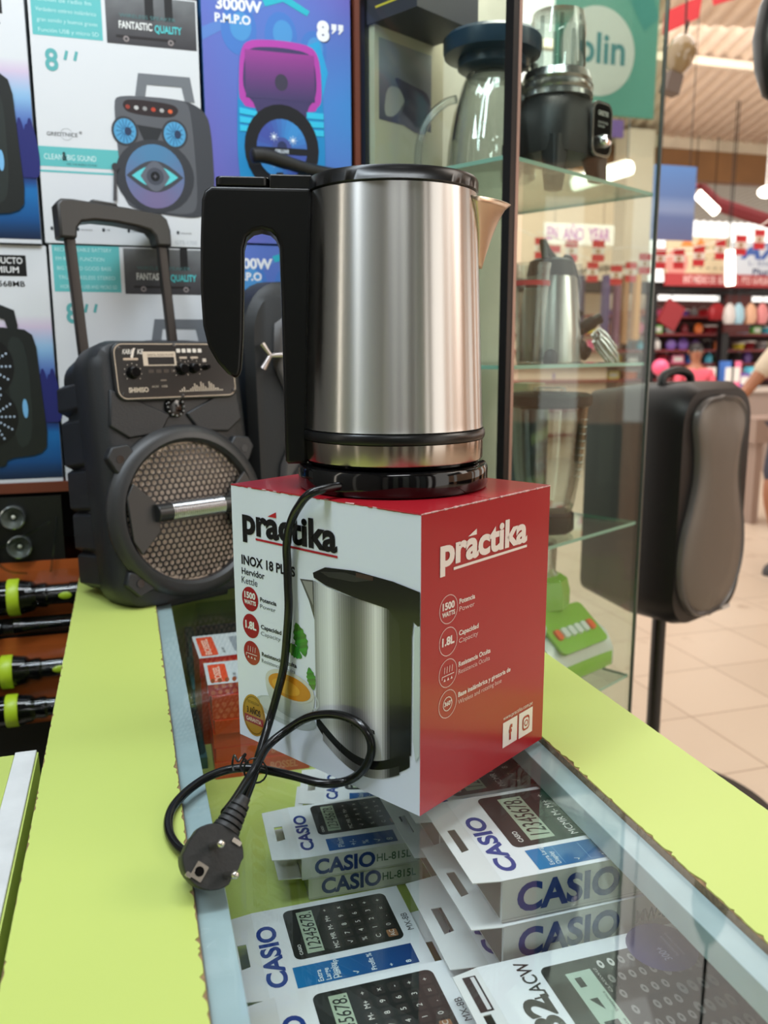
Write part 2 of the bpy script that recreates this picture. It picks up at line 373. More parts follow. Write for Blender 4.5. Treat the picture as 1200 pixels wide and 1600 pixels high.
# leaf, cup
for lx,ly,a,s in ((.092,.098,1.95,.030),(.088,.096,2.75,.021),(.096,.090,-1.3,.020)):
    pts=[]
    for i in range(13):
        t=i/12; r=s*t; w=.24*s*math.sin(PI*t)**.8*(1+.25*(i%2)); pts.append((r,w))
    q=[(r,w) for r,w in pts]+[(r,-w) for r,w in reversed(pts)]
    ca,sa=math.cos(a),math.sin(a); P=[(lx+x*ca-y*sa,ly+x*sa+y*ca) for x,y in q]
    for i in range(12): Fa.poly([P[i],P[i+1],P[-2-i],P[-1-i]],(38+i*4,118+(i%3)*14,48),2)
Fa.ell(.064,.040,.040,.0115,(178,186,186),1); Fa.ell(.064,.042,.034,.0090,(196,203,203),2)
def cup(u,v): return mixc((150,160,160),(214,220,218),.5+.5*math.sin(u*3.0))
for i in range(14):
    t0,t1=i/14,(i+1)/14
    def hw(t): return .030*math.sqrt(max(0,1-(t)**2.4))*.95+.003
    y0,y1=.0665-.029*t0,.0665-.029*t1
    c=mixc((212,216,212),(160,168,168),t0)
    Fa.poly([(.071-hw(t0),y0),(.071-hw(t1),y1),(.071+hw(t1),y1),(.071+hw(t0),y0)],c,3)
Fa.ell(.071,.0665,.0310,.0135,(205,206,198),4); Fa.ell(.071,.0655,.0270,.0108,(206,132,28),5); Fa.ell(.067,.0645,.018,.0065,(222,160,52),6)
Fa.ring(.1015,.060,.006,.0016,(196,203,203),3,ry=.007)
Fa.ell(.0214,.0247,.0160,.0200,(178,132,36),1); Fa.ring(.0214,.0247,.0145,.0007,(120,84,20),2,ry=.0182)
Fa.rect(.0085,.0165,.026,.0072,(150,36,34),2); Fa.text('GARANTIA',.0214,.0182,.0036,(225,200,170),w=.021,bold=.02,ctr=True,L=3)
Fa.text('3 AÑOS',.0214,.0258,.0056,(60,42,20),w=.019,bold=.02,ctr=True,L=3); Fa.text('TECNOLOGIA',.0214,.0355,.0026,(90,64,20),w=.017,ctr=True,L=3)
flush(Fa,'tea_cup_print',kb)
# printed kettle picture
def col_at(t):
    K=[(0,(140,142,144)),(.06,(196,200,202)),(.18,(236,240,242)),(.32,(132,132,130)),(.42,(84,84,82)),(.52,(128,126,122)),(.66,(238,238,234)),(.72,(212,212,208)),(.80,(44,44,42)),(1,(28,28,26))]
    for (a,c),(b,e) in zip(K,K[1:]):
        if a<=t<=b: return mixc(c,e,(t-a)/(b-a))
    return K[-1][1]
n=40; X0,X1=.104,.2065
def ybot(t): return .046-.0375*math.sin(PI*min(1,t*.93+.02))**.75*.72-.002
def ytop(t): return .1665-.006*math.sin(PI*t)
for i in range(n):
    t0,t1=i/n,(i+1)/n; xa,xb=X0+(X1-X0)*t0,X0+(X1-X0)*t1; c=col_at((t0+t1)/2)
    Fa.poly([(xa,.050-.022*math.sin(PI*t0)),(xb,.050-.022*math.sin(PI*t1)),(xb,ytop(t1)),(xa,ytop(t0))],c,2)
    Fa.poly([(xa,ybot(t0)),(xb,ybot(t1)),(xb,.050-.022*math.sin(PI*t1)),(xa,.050-.022*math.sin(PI*t0))],(24,24,23),2)
    ra,rb=.034-.021*math.sin(PI*t0),.034-.021*math.sin(PI*t1)
    if .06<t0<.9: Fa.poly([(xa,ra-.000),(xb,rb-.000),(xb,rb+.0075),(xa,ra+.0075)],mixc(col_at(t0),(60,60,58),.35),3)
Fa.poly([(.1035,.1730),(.118,.1800),(.150,.1826),(.190,.1812),(.2162,.1778),(.2162,.150),(.210,.154),(.2085,.142),(.2080,.047),(.2000,.0470),(.196,.150),(.185,.1590),(.150,.1610),(.118,.1650),(.1045,.1690)],(22,22,21),4)
Fa.poly([(.112,.1755),(.140,.1795),(.170,.1785),(.150,.1735),(.122,.1725)],(52,52,48),5); Fa.rect(.152,.178,.018,.0035,(70,52,44),5)
Fa.poly([(.0875,.1650),(.1035,.1665),(.1040,.1330),(.098,.148)],(92,92,88),2); Fa.poly([(.0905,.1640),(.1025,.1650),(.1030,.1450)],(150,150,144),3)
Fa.poly([(.2110,.150),(.2163,.152),(.2163,.050),(.2125,.044),(.2100,.060)],(200,212,210),5)
Fa.text('practika',.1450,.0540,.0042,(40,40,40),w=.026,bold=.02,L=4,ang=-.03)
flush(Fa,'kettle_picture_print',kb)
# red side artwork
Fb=Face(MB(),(0,0,0),DR,(0,0,1),INKG); WH=(236,224,222)
logo(Fb,.0221,.1925,.1190,.0215,WH,WH); Fb.rect(.0386,.1868,.1025,.0022,WH,3)
flush(Fb,'brand_logo',kb)
for cy,a,b,wd in ((.1572,'Potencia','Power',.0205),(.1315,'Capacidad','Capacity',.0260),(.1060,'Resistencia Oculta','Resistencia Oculta',.0435),(.0808,'Base inalámbrica y giratoria de','Wireless and rotating base',.0740)):
    Fb.ring(.0332,cy,.0115,.0006,(224,190,190),2); Fb.text(a,.0468,cy+.0012,.0038,WH,w=wd,bold=.02); Fb.text(b,.0468,cy-.0050,.0038,(230,190,190),w=wd*(.82 if wd>.07 else .98))
Fb.text('1500',.0332,.1575,.0052,WH,w=.0150,bold=.03,ctr=True); Fb.text('WATTS',.0332,.1520,.0034,WH,w=.0160,bold=.03,ctr=True)
Fb.text('1.8L',.0332,.1290,.0062,WH,w=.0155,bold=.03,ctr=True); coil(Fb,.0332,.1055,(232,205,205)); Fb.ring(.0332,.0808,.0058,.0006,WH,2); Fb.text('360°',.0336,.0795,.0034,WH,w=.0095,bold=.02,ctr=True,L=3)
flush(Fb,'feature_list',kb)
Fb.text('www.practika.com.pe',.1118,.0398,.0036,WH,w=.0465); Fb.rect(.1115,.0145,.0222,.0230,WH,2); Fb.rect(.1365,.0140,.0222,.0236,WH,2)
Fb.text('f',.1205,.0195,.0125,RED,w=.0052,bold=.03,L=4)
Fb.rr(.1420,.0190,.0115,.0135,.0035,RED,3); Fb.rr(.1437,.0208,.0081,.0099,.0024,WH,4); Fb.ring(.14775,.02575,.0031,.0011,RED,5); Fb.ell(.1512,.0303,.0007,.0007,RED,5)
flush(Fb,'social_media_icons',kb)

# ================================================================ POWER BASE, CORD, PLUG
K=Vector((.219,.697,.2358)); RZ=-math.radians(9.4)
pb=tag(empty('kettle_power_base',K), 'round black kettle power base on the carton, its black cord hanging to the plug', 'power base')
mb=MB(); mb.lathe([(.074,0),(.0805,.0012),(.0818,.004),(.0818,.0172),(.0806,.0198),(.0785,.0208),(.03,.0208)],BLKG,72); mb.build('base_disc',pb,sharp=35)
nrm=Vector((-DR.x,-DR.y,0))                   # outward from the white face
def onf(px,py,off): return at_pl(px,py,F+nrm*off,nrm)
pth=[K+Vector((-.060,-.052,.0095))]
pth+= [onf(487,770,.012)]
for px,py,off in ((465,794,.010),(453,821,.008),(448,851,.007),(449,882,.006),(450,915,.006),(451,949,.006),(448,996,.006),(443,1044,.007),(432,1088,.010),(420,1130,.018)): pth.append(onf(px,py,off))
zz=.0042
pth.append(at_z(404,1182,.020)); pth.append(at_z(396,1214,.013)); pth.append(at_z(378,1262,.010)); pth.append(at_z(364,1300,.012)); pth.append(at_z(330,1332,.010)); pth.append(at_z(290,1332,.006))
for px,py in ((268,1310),(263,1284),(271,1260),(294,1235),(325,1214),(360,1202)): pth.append(at_z(px,py,zz))
for px,py,z in ((395,1200,.0045),(425,1205,.005),(461,1213,.006),(505,1224,.006)): pth.append(at_z(px,py,z))
for px,py,off in ((542,1220,.006),(567,1203,.006),(580,1176,.006),(576,1148,.006),(556,1127,.006),(521,1116,.007),(482,1121,.010),(448,1141,.016)): pth.append(onf(px,py,off))
pth.append(at_z(418,1166,.026)); pth.append(at_z(401,1196,.021)); pth.append(at_z(385,1222,.016)); pth.append(at_z(366,1252,.020)); pth.append(at_z(352,1270,.024))
pth=[p-K for p in pth]
mb=MB(); mb.tube(smooth_path(pth,7),.0036,mat('black_cord_sheath',(16,16,17),.22),12); mb.build('power_cord',pb,sharp=60)
mb=MB()                                       # wire tie
c=at_z(399,1204,.014)-K; ax=(at_z(420,1150,.02)-at_z(385,1230,.02)).normalized()
side=ax.cross(Vector((0,0,1))).normalized()
mb.tube([c+side*.0095*math.cos(t)+Vector((0,0,1))*.011*math.sin(t) for t in [i*2*PI/16 for i in range(17)]],.0008,BLK,6)
tw=[c-side*.009+Vector((0,0,.008)),at_z(388,1192,.018)-K,at_z(378,1183,.022)-K,at_z(372,1190,.02)-K,at_z(366,1180,.024)-K,at_z(363,1194,.014)-K,at_z(365,1205,.010)-K]
mb.tube(smooth_path(tw,5),.0009,BLK,6); tw2=[at_z(378,1183,.022)-K,at_z(384,1178,.024)-K,at_z(376,1196,.016)-K,at_z(379,1206,.012)-K]; mb.tube(smooth_path(tw2,5),.0009,BLK,6)
mb.build('wire_tie',pb)
pc=at_z(334,1338,.026)-K
view=(O-(pc+K)).normalized(); zf=(view+Vector((.30,-.05,.05))).normalized()
upv=(at_z(352,1270,.026)-at_z(330,1345,.024)); upv=(upv-zf*upv.dot(zf)).normalized(); xr=upv.cross(zf)
plug=bpy.data.objects.new('power_plug',None); COL.objects.link(plug); plug.empty_display_size=.02; plug.parent=pb
plug.matrix_local=Matrix(((xr.x,upv.x,zf.x,pc.x),(xr.y,upv.y,zf.y,pc.y),(xr.z,upv.z,zf.z,pc.z),(0,0,0,1)))
PLM=mat('dull_black_rubber',(34,34,34),.55,bump=.4,nscale=250)
bpy.data.objects.remove(plug)
PM=Matrix(((xr.x,upv.x,zf.x,pc.x),(xr.y,upv.y,zf.y,pc.y),(xr.z,upv.z,zf.z,pc.z),(0,0,0,1)))
mb=MB(); mb.mx=PM
def oct(r,k=.93,n=40): return [(r*math.cos(a)*(1 if abs(math.cos(a))<.93 else k),r*math.sin(a)) for a in [i*2*PI/n for i in range(n)]]
mb.loft([[(x,y,z) for x,y in oct(r)] for r,z in ((.014,-.026),(.0175,-.024),(.0195,-.014),(.0205,-.004),(.0205,-.001),(.0198,0))],PLM)
for i in range(5): mb.cyl((0,.0195+i*.0043,-.008),(0,.0223+i*.0043,-.008),.0098-.0008*i,.0094-.0008*i,PLM,18)
mb.cyl((0,.012,-.008),(0,.044,-.008),.0072,.0046,PLM,14)
plugo=mb.build('plug_body',pb,sharp=35)
mb=MB(); mb.mx=PM; NI=mat('nickel_pin',(210,205,195),.2,1)
for sx in (-.0045,.0135):
    mb.cyl((sx,.0045 if sx<0 else -.0055,0),(sx+.001,.0055 if sx<0 else -.0055,.0165),.0026,.0026,NI,14); mb.sphere((sx+.001,.0055 if sx<0 else -.0055,.0165),.0026,NI,12,8)
mb.build('plug_pin',plugo)
mb=MB(); mb.mx=PM
mb.prism(rrect(.0085,.0105,.001,-.0035,-.0125),.0001,.0012,NI); mb.cyl((-.0035,-.0125,.0013),(-.0035,-.0125,.0016),.0031,.0031,BLKG,18)
mb.prism(rrect(.0068,.0030,.0006,.0085,.0150),.0001,.0014,NI); mb.prism(rrect(.0040,.0030,.0006,-.0085,-.0175),.0001,.0014,NI)
mb.build('earth_contact',plugo)

# ================================================================ KETTLE
kt=tag(empty('electric_kettle',K+Vector((0,0,.0222)),RZ), 'brushed steel electric kettle with black handle on its round base', 'kettle')
z0=-.0222
mb=MB(); mb.lathe([(.0758,.0505+z0),(.0768,.0512+z0),(.0766,.0525+z0),(.0764,.056+z0),(.0722,.16+z0),(.0688,.2385+z0),(.066,.2390+z0)],STEEL,128); b=mb.build('body',kt,sharp=50)
mb=MB(); mb.lathe([(.0755,.0420+z0),(.0782,.0424+z0),(.0788,.0445+z0),(.0788,.0482+z0),(.0776,.0500+z0),(.0750,.0504+z0)],BLK,96); mb.build('seal_ring',kt)
mb=MB(); mb.lathe([(.0735,.0245+z0),(.0766,.0250+z0),(.0772,.0262+z0),(.0772,.0415+z0),(.0755,.0418+z0)],mat('polished_steel_band',(176,166,156),.20,1,aniso=.9),96); mb.build('lower_band',kt)
mb=MB(); mb.lathe([(.060,.0002),(.0745,.0005),(.0755,.0022),(.072,.0024)],BLKG,96); mb.build('foot_ring',kt)
mb=MB(); mb.lathe([(.0665,.2388+z0),(.0692,.2390+z0),(.0700,.2402+z0),(.0700,.2475+z0),(.0684,.2502+z0),(.060,.2516+z0),(.03,.2525+z0)],BLK,96)
mb.prism([(-.066,-.0135),(-.066,.0135),(-.098,.0145),(-.100,.0145),(-.100,-.0145),(-.098,-.0145)],.2400+z0,.2515+z0,BLK)
mb.build('lid',kt,sharp=35,bevel=.0015)
mb=MB(); pol=[(-.145,.2415),(-.1505,.2380),(-.1530,.2310),(-.1552,.20),(-.1568,.165),(-.1560,.135),(-.1525,.118),(-.146,.106),(-.138,.0965),(-.1320,.0930),(-.1290,.0935),(-.1270,.100),(-.1245,.125),(-.1228,.160),(-.1215,.195),(-.1190,.2035),(-.1135,.2080),(-.107,.2095),(-.100,.2080),(-.0958,.2040),(-.0930,.1970),(-.0925,.100),(-.0925,.012+.012),(-.0925+.002,.0115+.010),(-.074,.0215),(-.074,.052),(-.070,.16),(-.0665,.2415)]
mb.prism([(x,z+z0) for x,z in pol],-.0155,.0155,mat('satin_black_handle',(8,8,9),.34,spec=.4),axis='y')
h=mb.build('handle',kt,sharp=50); bv=h.modifiers.new('round','BEVEL'); bv.width=.0052; bv.segments=4; bv.limit_method='ANGLE'; bv.angle_limit=math.radians(60)
mb=MB(); mb.prism([(x,y) for x,y in rrect(.042,.026,.006,-.121,0)],.2420+z0,.2495+z0,BLK); mb.build('lid_release_button',kt,bevel=.0012)
mb=MB(); R1=9
rows=[]
for i in range(13):
    t=i/12; z=.2345-.052*t; tx=.0995-.0245*(t**.62) if t>0 else .0995; hw=.039*(1-t)**1.0+.0004
    zs=z+z0; rb=.0690+.0001*i+.0001
    row=[]
    for j in range(-R1,R1+1):
        s=j/R1; y=hw*s; xb=math.sqrt(max(0,(.0688+(.0768-.0688)*(.2385-z)/.19)**2-y*y))-.0004
        x=xb+(tx-xb)*(1-abs(s))**.85; zt=zs+(.0)*(1-abs(s)) - .004*abs(s)*(1-t)*0
        row.append((x,y,zt+.003*(1-t)*(1-abs(s))*0))
    rows.append(row)
mb.loft(rows,mat('satin_steel_spout',(200,182,160),.3,1),False,False,closed=False)  # beige of the reflected surroundings is put into the steel colour
sp=mb.build('spout',kt,sharp=60); so=sp.modifiers.new('thick','SOLIDIFY'); so.thickness=.0010

# ================================================================ CALCULATOR BOXES UNDER THE GLASS
CB=mat('white_carton_board',(228,229,230),.45); CBE=mat('grey_carton_inner',(150,146,140),.7)
BLU=(22,60,140); GRN=(70,110,84)
def digits(fc,txt,x,y,h,w,col,L,ang): fc.text(txt,x,y,h,col,w=w,L=L,ang=ang,shear=.0)
def calc_print(fc,x,y,w,h,L=2,keyc=(62,60,58),sci=False):
    # portrait calculator picture: x,y lower left
    fc.rr(x,y,w,h,.006,(30,32,30),L)
    if not sci:
        fc.rect(x+w*.08,y+h*.73,w*.84,h*.15,(168,184,160),L+1); fc.text('12345678.',x+w*.14,y+h*.745,h*.115,(24,26,24),w=w*.74,L=L+2,shear=.1)
        fc.text('CASIO',x+w*.08,y+h*.92,h*.028,(210,210,205),w=w*.2,bold=.02,L=L+1)
        ks=[['OFF','÷','x','-','+'],['MU','M+','9','6','3'],['GT','M-','8','5','2'],['MR','√','7','4','1'],['MC','%','C','AC','0']]
        rows=[['MC','MR','M-','M+','÷'],['√','7','8','9','x'],['%','4','5','6','-'],['C','1','2','3','+'],['AC','0','.','=','+']]
        for r in range(5):
            for c in range(5):
                kx=x+w*(.07+.178*c); ky=y+h*(.565-.13*r)
                col=(150,104,70) if (r==4 and c==0) else keyc
                fc.rr(kx,ky,w*.145,h*.095,.0015,col,L+1); fc.text(rows[r][c],kx+w*.072,ky+h*.025,h*.045,(225,222,215),ctr=True,L=L+2)
    else:
        fc.rr(x+w*.05,y+h*.70,w*.90,h*.26,.004,(44,46,42),L+1); fc.rect(x+w*.12,y+h*.715,w*.76,h*.16,(176,196,178),L+2)
        fc.text('CASIO',x+w*.10,y+h*.90,h*.026,(225,225,220),w=w*.2,bold=.02,L=L+2); fc.text('CLASSWIZ',x+w*.62,y+h*.68,h*.016,(180,180,175),w=w*.26,L=L+2)
        fc.rect(x+w*.16,y+h*.765,w*.22,h*.085,(40,48,44),L+3); fc.text('x÷',x+w*.20,y+h*.785,h*.04,(176,196,178),L=L+4)
        fc.poly([(x+w*.48,y+h*.79),(x+w*.60,y+h*.79),(x+w*.60,y+h*.84)],(40,48,44),L+3); fc.rect(x+w*.72,y+h*.80,w*.10,h*.04,(40,48,44),L+3)
        fc.text('Calculate',x+w*.15,y+h*.728,h*.018,(40,48,44),w=w*.22,L=L+3); fc.text('Statistics',x+w*.44,y+h*.728,h*.018,(40,48,44),w=w*.2,L=L+3)
        for r in range(9):
            for c in range(6 if r<5 else 5):
                n=6 if r<5 else 5
                kx=x+w*(.10+.80*(c/(n-1))); ky=y+h*(.635-.068*r)
                if r==1 and 1<c<4: continue
                fc.ell(kx,ky,w*(.044 if r<5 else .06),h*(.019 if r<5 else .024),(60,104,176) if (r==0 and c==0) else ((205,205,200) if (r<2 and (c<1 or c>4)) else (128,128,124)),L+1,16)
                fc.ell(kx,ky,w*.018,h*.008,(60,62,60),L+2,8)
def calc_box(label,loc,L,W,H,tab,model,style,rz=0,group=None,art=True):
    t=tag(empty('calculator_box',loc,rz),label,'box',group)
    mb=MB(); mb.box((0,0,-H),(L,W,0),CB); mb.box((-.0004,.003,-H+.002),(.0001,W-.003,-.0012),CBE)
    fs=Face(mb,(0,0,-H),(1,0,0),(0,0,1))
    if style=='mw': fs.grid(0,0,L,H,lambda u,v:mixc((214,214,212),(226,226,226),v),4,2,1)
    fs.text('CASIO',.012,H*.19,H*.64,BLU,w=min(.086,L*.52),bold=.026,L=2); fs.text(model,L*.64,H*.34,H*.34,GRN,w=L*.30,bold=.01,L=2)
    fs.line(0,H*.06,L,H*.06,.0003,(150,150,150),2)
    mb.build('carton_body',t)
    mb=MB(); th=.0007; hx0,hx1=-tab*.68,-tab*.38; hy0,hy1=W*.36,W*.64
    ys=.004
    mb.prism([(0,0),(0,hy0),(-tab,hy0),(-tab,ys)],-th,0,CB); mb.prism([(0,hy1),(0,W),(-tab,W-ys),(-tab,hy1)],-th,0,CB)
    mb.prism([(0,hy0),(0,hy1),(hx1,hy1),(hx1,hy0)],-th,0,CB); mb.prism([(hx0,hy0),(hx0,hy1),(-tab,hy1),(-tab,hy0)],-th,0,CB)
    mb.prism([(hx1,hy0),(hx1,hy0+.002),(hx0,hy0+.0002),(hx0,hy0)],-th,0,CB)
    mb.build('hanging_tab',t)
    fc=Face(MB(),(L,0,0),(0,1,0),(-1,0,0))
    fc.rect(0,0,W,L,(236,238,242),1)
    if style=='mw':
        fc.text('CASIO',W*.08,L-.018,.0145,BLU,w=W*.66,bold=.026)
        calc_print(fc,W*.30,.004,W*.66,L-.030)
        fc.grid(W*.035,.012,W*.22,L-.044,lambda u,v:mixc((16,34,96),(30,132,190),v*.9),3,6,2)
        for i,s in enumerate(('8','%  √','Profit\nCalc','+/-','√','Extra Large\nDisplay')): fc.text(s,W*.06,.018+i*(L-.06)/5.2,.0038,(225,235,240),L=3)
        for i in range(5): fc.line(W*.05,.014+(i+.8)*(L-.06)/5.2,W*.24,.014+(i+.8)*(L-.06)/5.2,.0004,(120,170,210),3)
    elif style=='mx':
        fc.text('CASIO',W*.10,L-.016,.0150,BLU,w=W*.70,bold=.026)
        calc_print(fc,W*.34,.014,W*.60,L-.040,keyc=(48,44,42))
        fc.grid(W*.05,.012,W*.22,L-.034,lambda u,v:mixc((20,60,120),(24,120,180),v),3,6,2)
        for i,s in enumerate(('8','÷','Profit %','√','Mark-up %','Extra\nLarge\nDisplay')): fc.text(s,W*.07,.018+i*(L-.058)/5.2,.0042,(225,235,240),bold=.01,L=3)
        fc.text('MX-8B',W*.42,.0035,.0055,(70,72,74),w=.022,L=2)
    elif style=='hl':
        fc.text('CASIO',W*.12,L-.014,.0115,BLU,w=W*.68,bold=.026)
        calc_print(fc,W*.36,.004,W*.60,L-.026,keyc=(50,44,42)); fc.grid(W*.05,.018,W*.22,L-.045,lambda u,v:mixc((24,70,140),(20,90,160),v),3,4,2)
        for i,s in enumerate(('8','√','%','+/-','Plain')): fc.text(s,W*.09,.022+i*(L-.06)/4.4,.006,(210,225,235),L=3)
    elif style=='fx':
        fc.text('CASIO',W*-.0+.012,L-.010,.0125,(38,52,128),w=.045,bold=.03)
        fc.text('fx-82',.0035,L-.035,.019,(18,18,18),w=W*.66,bold=.03); fc.text('LACW',W*.66,L-.037,.0105,(24,24,24),w=W*.30,bold=.01)
        calc_print(fc,W*.10,.014,W*.78,L-.056,sci=True)
        fc.ell(W*.82,.040,.026,.026,(66,62,112),7); fc.text('300+',W*.82-.014,.040,.006,(170,168,200),w=.014,bold=.01,L=8); fc.text('funciones',W*.82-.012,.033,.003,(150,148,185),w=.022,L=8); fc.text('nuevo menú',W*.82-.012,.028,.003,(150,148,185),w=.024,L=8)
    fc.mb.build('top_print',t)
    if style=='fx':
        fc=Face(MB(),(0,0,0),(0,1,0),(-1,0,0)); fc.rect(W*.66,.004,W*.28,.010,(30,30,32),2); fc.rect(W*.67,.0055,W*.26,.003,(215,215,218),3); fc.rect(0,0,W*.001,.001,(220,220,220),1); fc.mb.build('tab_print',t)
    return t
G1='grey and white calculator boxes stacked by the right ledge'
calc_box('white calculator box on top of the tall stack right of centre under the glass',(.243,.508,-.03),.172,.116,.034,.022,'MW-8V','mw',0,G1)
calc_box('calculator box second from top in the tall stack by the right ledge',(.2435,.505,-.0655),.176,.116,.034,.024,'MW-8V-BK','mw',.01,G1)
calc_box('third calculator box down in the tall stack, its tab with a hole sticking out',(.236,.512,-.1010),.172,.116,.030,.030,'MW-8V','mw',-.01,G1)
calc_box('lowest calculator box of the tall stack by the right ledge',(.232,.514,-.1325),.172,.116,.027,.036,'MW-8V','mw',.0,G1)
calc_box('calculator box just behind the tall stack, mostly hidden by the red carton side',(.246,.644,-.060),.165,.116,.034,.022,'MW-8V','mw',0,'calculator boxes behind the tall stack')
calc_box('calculator box beneath the one behind the tall stack, near the right ledge',(.246,.646,-.0955),.165,.116,.034,.022,'MW-8V','mw',0,'calculator boxes behind the tall stack')
calc_box('scientific calculator box with large black model lettering and round purple sticker, bottom right',(.219,.378,-.088),.180,.120,.030,.020,'fx-82','fx',0)
calc_box('plain box under the scientific calculator box at the bottom right',(.214,.374,-.1195),.186,.122,.038,.020,'fx-82','mx',0)
calc_box('wide calculator box lying in the left of the glass well behind its twin',(.078,.556,-.127),.132,.104,.032,.024,'MX-8B','mx',.0,'wide calculator boxes at the left')
calc_box('nearest wide calculator box at the bottom left corner of the glass well',(.078,.430,-.108),.132,.106,.050,.024,'MX-8B','mx',-.0,'wide calculator boxes at the left')
calc_box('small calculator box on top of the short stack in front of the carton',(.132,.704,-.112),.112,.092,.0225,.027,'HL-815L','hl',-.04,'small calculator boxes in a short stack')
calc_box('small calculator box at the bottom of the short stack in front of the carton',(.139,.708,-.1355),.112,.092,.0235,.028,'HL-815L','hl',-.03,'small calculator boxes in a short stack')
calc_box('small calculator box lying behind the short stack at the foot of the carton',(.176,.805,-.120),.100,.080,.019,.027,'HL-815L','hl',-.25,'small calculator boxes behind')
calc_box('small calculator box under the one at the foot of the carton',(.170,.806,-.140),.100,.080,.0195,.027,'HL-815L','hl',-.25,'small calculator boxes behind')

# orange boxes
ORG=mat('orange_gloss_card',(206,72,34),.35,coat=.2); ORD=mat('red_orange_card',(198,52,44),.35,coat=.2)
def obox(label,x,y,z,w,d,h,m,name,print_side,rz=0,top=False,group='orange boxes stacked under the glass'):
    t=tag(empty('orange_box',(x,y,z),rz),label,'box',group)
    mb=MB(); mb.box((0,0,0),(w,d,h),m)
    fs=Face(mb,(0,0,0),(1,0,0),(0,0,1))
    if print_side=='hex':
        for i in range(12):
            for j in range(3):
                if (i+j*2)<13: fs.ell(.006+i*.0085+(j%2)*.004,.004+j*.0075,.0028,.0032,(224,112,72),1,6)
    fs.text('BOSSEL',w*.58,h*.25,min(.009,h*.5),(226,140,110),w=.034,bold=.02,L=2)
    mb.build('carton_body',t)
    if top:
        ft=Face(MB(),(0,0,h),(1,0,0),(0,1,0)); ft.rect(0,0,w,d,(206,210,214),1); ft.rr(.004,.006,.022,d-.014,.003,(226,76,40),2)
        ft.text('BOSSEL',.018,.010,.008,(245,200,180),w=d-.026,bold=.02,L=3,ang=PI/2); ft.text('BE-50',.036,.012,.0035,(60,60,64),w=.02,L=3,ang=PI/2)
        ft.rr(.048,.014,.040,d-.030,.003,(150,156,164),2); ft.rect(.056,.022,.012,.012,(70,60,66),3); ft.text('1  2+',.054,.003,.007,(60,60,64),w=.03,L=3)
        ft.mb.build('top_label',t)
    return t
zb=-.1598
for i,h in enumerate((.021,.0175,.018,.0175)):
    obox(['flat orange box at the bottom of the orange stack','second flat orange box from the bottom of the orange stack','third flat orange box from the bottom of the orange stack','fourth flat orange box up, under the dotted one'][i],.078+.002*(i%2),.968+.001*(i%3),zb,.115,.10,h,ORG,'BOSSEL','plain',-.04+.005*i); zb+=h+.0004
obox('orange box with dotted pattern above the flat orange boxes',.078,.970,zb,.115,.10,.030,ORG,'BOSSEL','hex',-.04); zb+=.0304
obox('red box with white top and orange badge, nearer of the two white topped ones',.074,.972,zb,.112,.075,.014,ORD,'BOSSEL','hex',-.02,True)
obox('red box with white top and orange badge, farther of the two white topped ones',.072,1.066,zb-.012,.112,.090,.026,ORD,'BOSSEL','hex',.03,True)
obox('deep orange box holding up the farther white topped box',.073,1.067,-.1598,.112,.088,zb-.0124+.1598,ORG,'BOSSEL','plain',.03)
# teal blister packs under the glass
TEAL=mat('teal_card',(70,120,124),.5); CLEARP=glassmat('clear_blister',(225,232,230),1.45,1.4,.03)
for i,(x,y,z,w,d,h,s) in enumerate(((.070,1.20,-.16,.12,.14,.05,'near'),(.200,1.12,-.16,.12,.16,.07,'tall'),(.075,1.345,-.16,.18,.09,.09,'far'),(.052,1.00,-.16,.02,.16,.03,'narrow'))):
    t=tag(empty('blister_pack',(x,y,z)),{'near':'teal blister pack behind the orange boxes, by the left ledge','tall':'tall teal blister pack right of the orange boxes','far':'teal blister pack at the far end of the glass well','narrow':'narrow teal blister pack between left ledge and orange boxes'}[s],'package','teal blister packs in the glass well')
    mb=MB(); mb.box((0,0,0),(w,d,h*.5),TEAL); mb.build('backing_card',t)
    mb=MB(); mb.loft([[(x_,y_,h*.5) for x_,y_ in rrect(w*.9,d*.9,.01,w/2,d/2)],[(x_,y_,h) for x_,y_ in rrect(w*.8,d*.8,.01,w/2,d/2)]],CLEARP); mb.build('blister',t)
# ================================================================ KARAOKE SPEAKER
ks=tag(empty('karaoke_speaker',(.0850,1.212,.004),math.radians(25),-math.radians(8)), 'charcoal karaoke speaker with trolley handle and round perforated grille on the counter', 'speaker')
mb=MB()
def ksec(y,w,h,cx,zb,r): return [(x,y,z) for x,z in rrect(w,h,r,cx,zb+h/2,8)]
mb.loft([ksec(0,.205,.350,0,.004,.030),ksec(.004,.222,.366,0,-.002,.036),ksec(.020,.236,.372,0,-.004,.040),ksec(.060,.238,.370,0,-.004,.040),ksec(.067,.226,.362,0,.002,.036),ksec(.13,.212,.346,0,.010,.034),ksec(.155,.190,.320,0,.022,.030)],CAB)
for zc,hh in ((.050,.030),(.105,.034),(.165,.036),(.232,.040),(.296,.026)):         # side ribs
    for s in (-1,1):
        mb.prism([(s*.100,zc-hh),(s*.100,zc+hh),(s*.1165,zc+hh-.008),(s*.1185,zc-hh+.012)],.060,.135,CAB,axis='y')
mb.prism([(-.06,-.012),(.06,-.012),(.07,.02),(-.07,.02)],.02,.13,CAB,axis='y')
mb.build('cabinet',ks,sharp=45,bevel=.002)
mb=MB()                                               # angular relief on the baffle
def wedge(p,d,nm):
    q=MB(); q.prism(p,-d,.006,CAB,axis='y'); q.build(nm,ks,bevel=.0025)
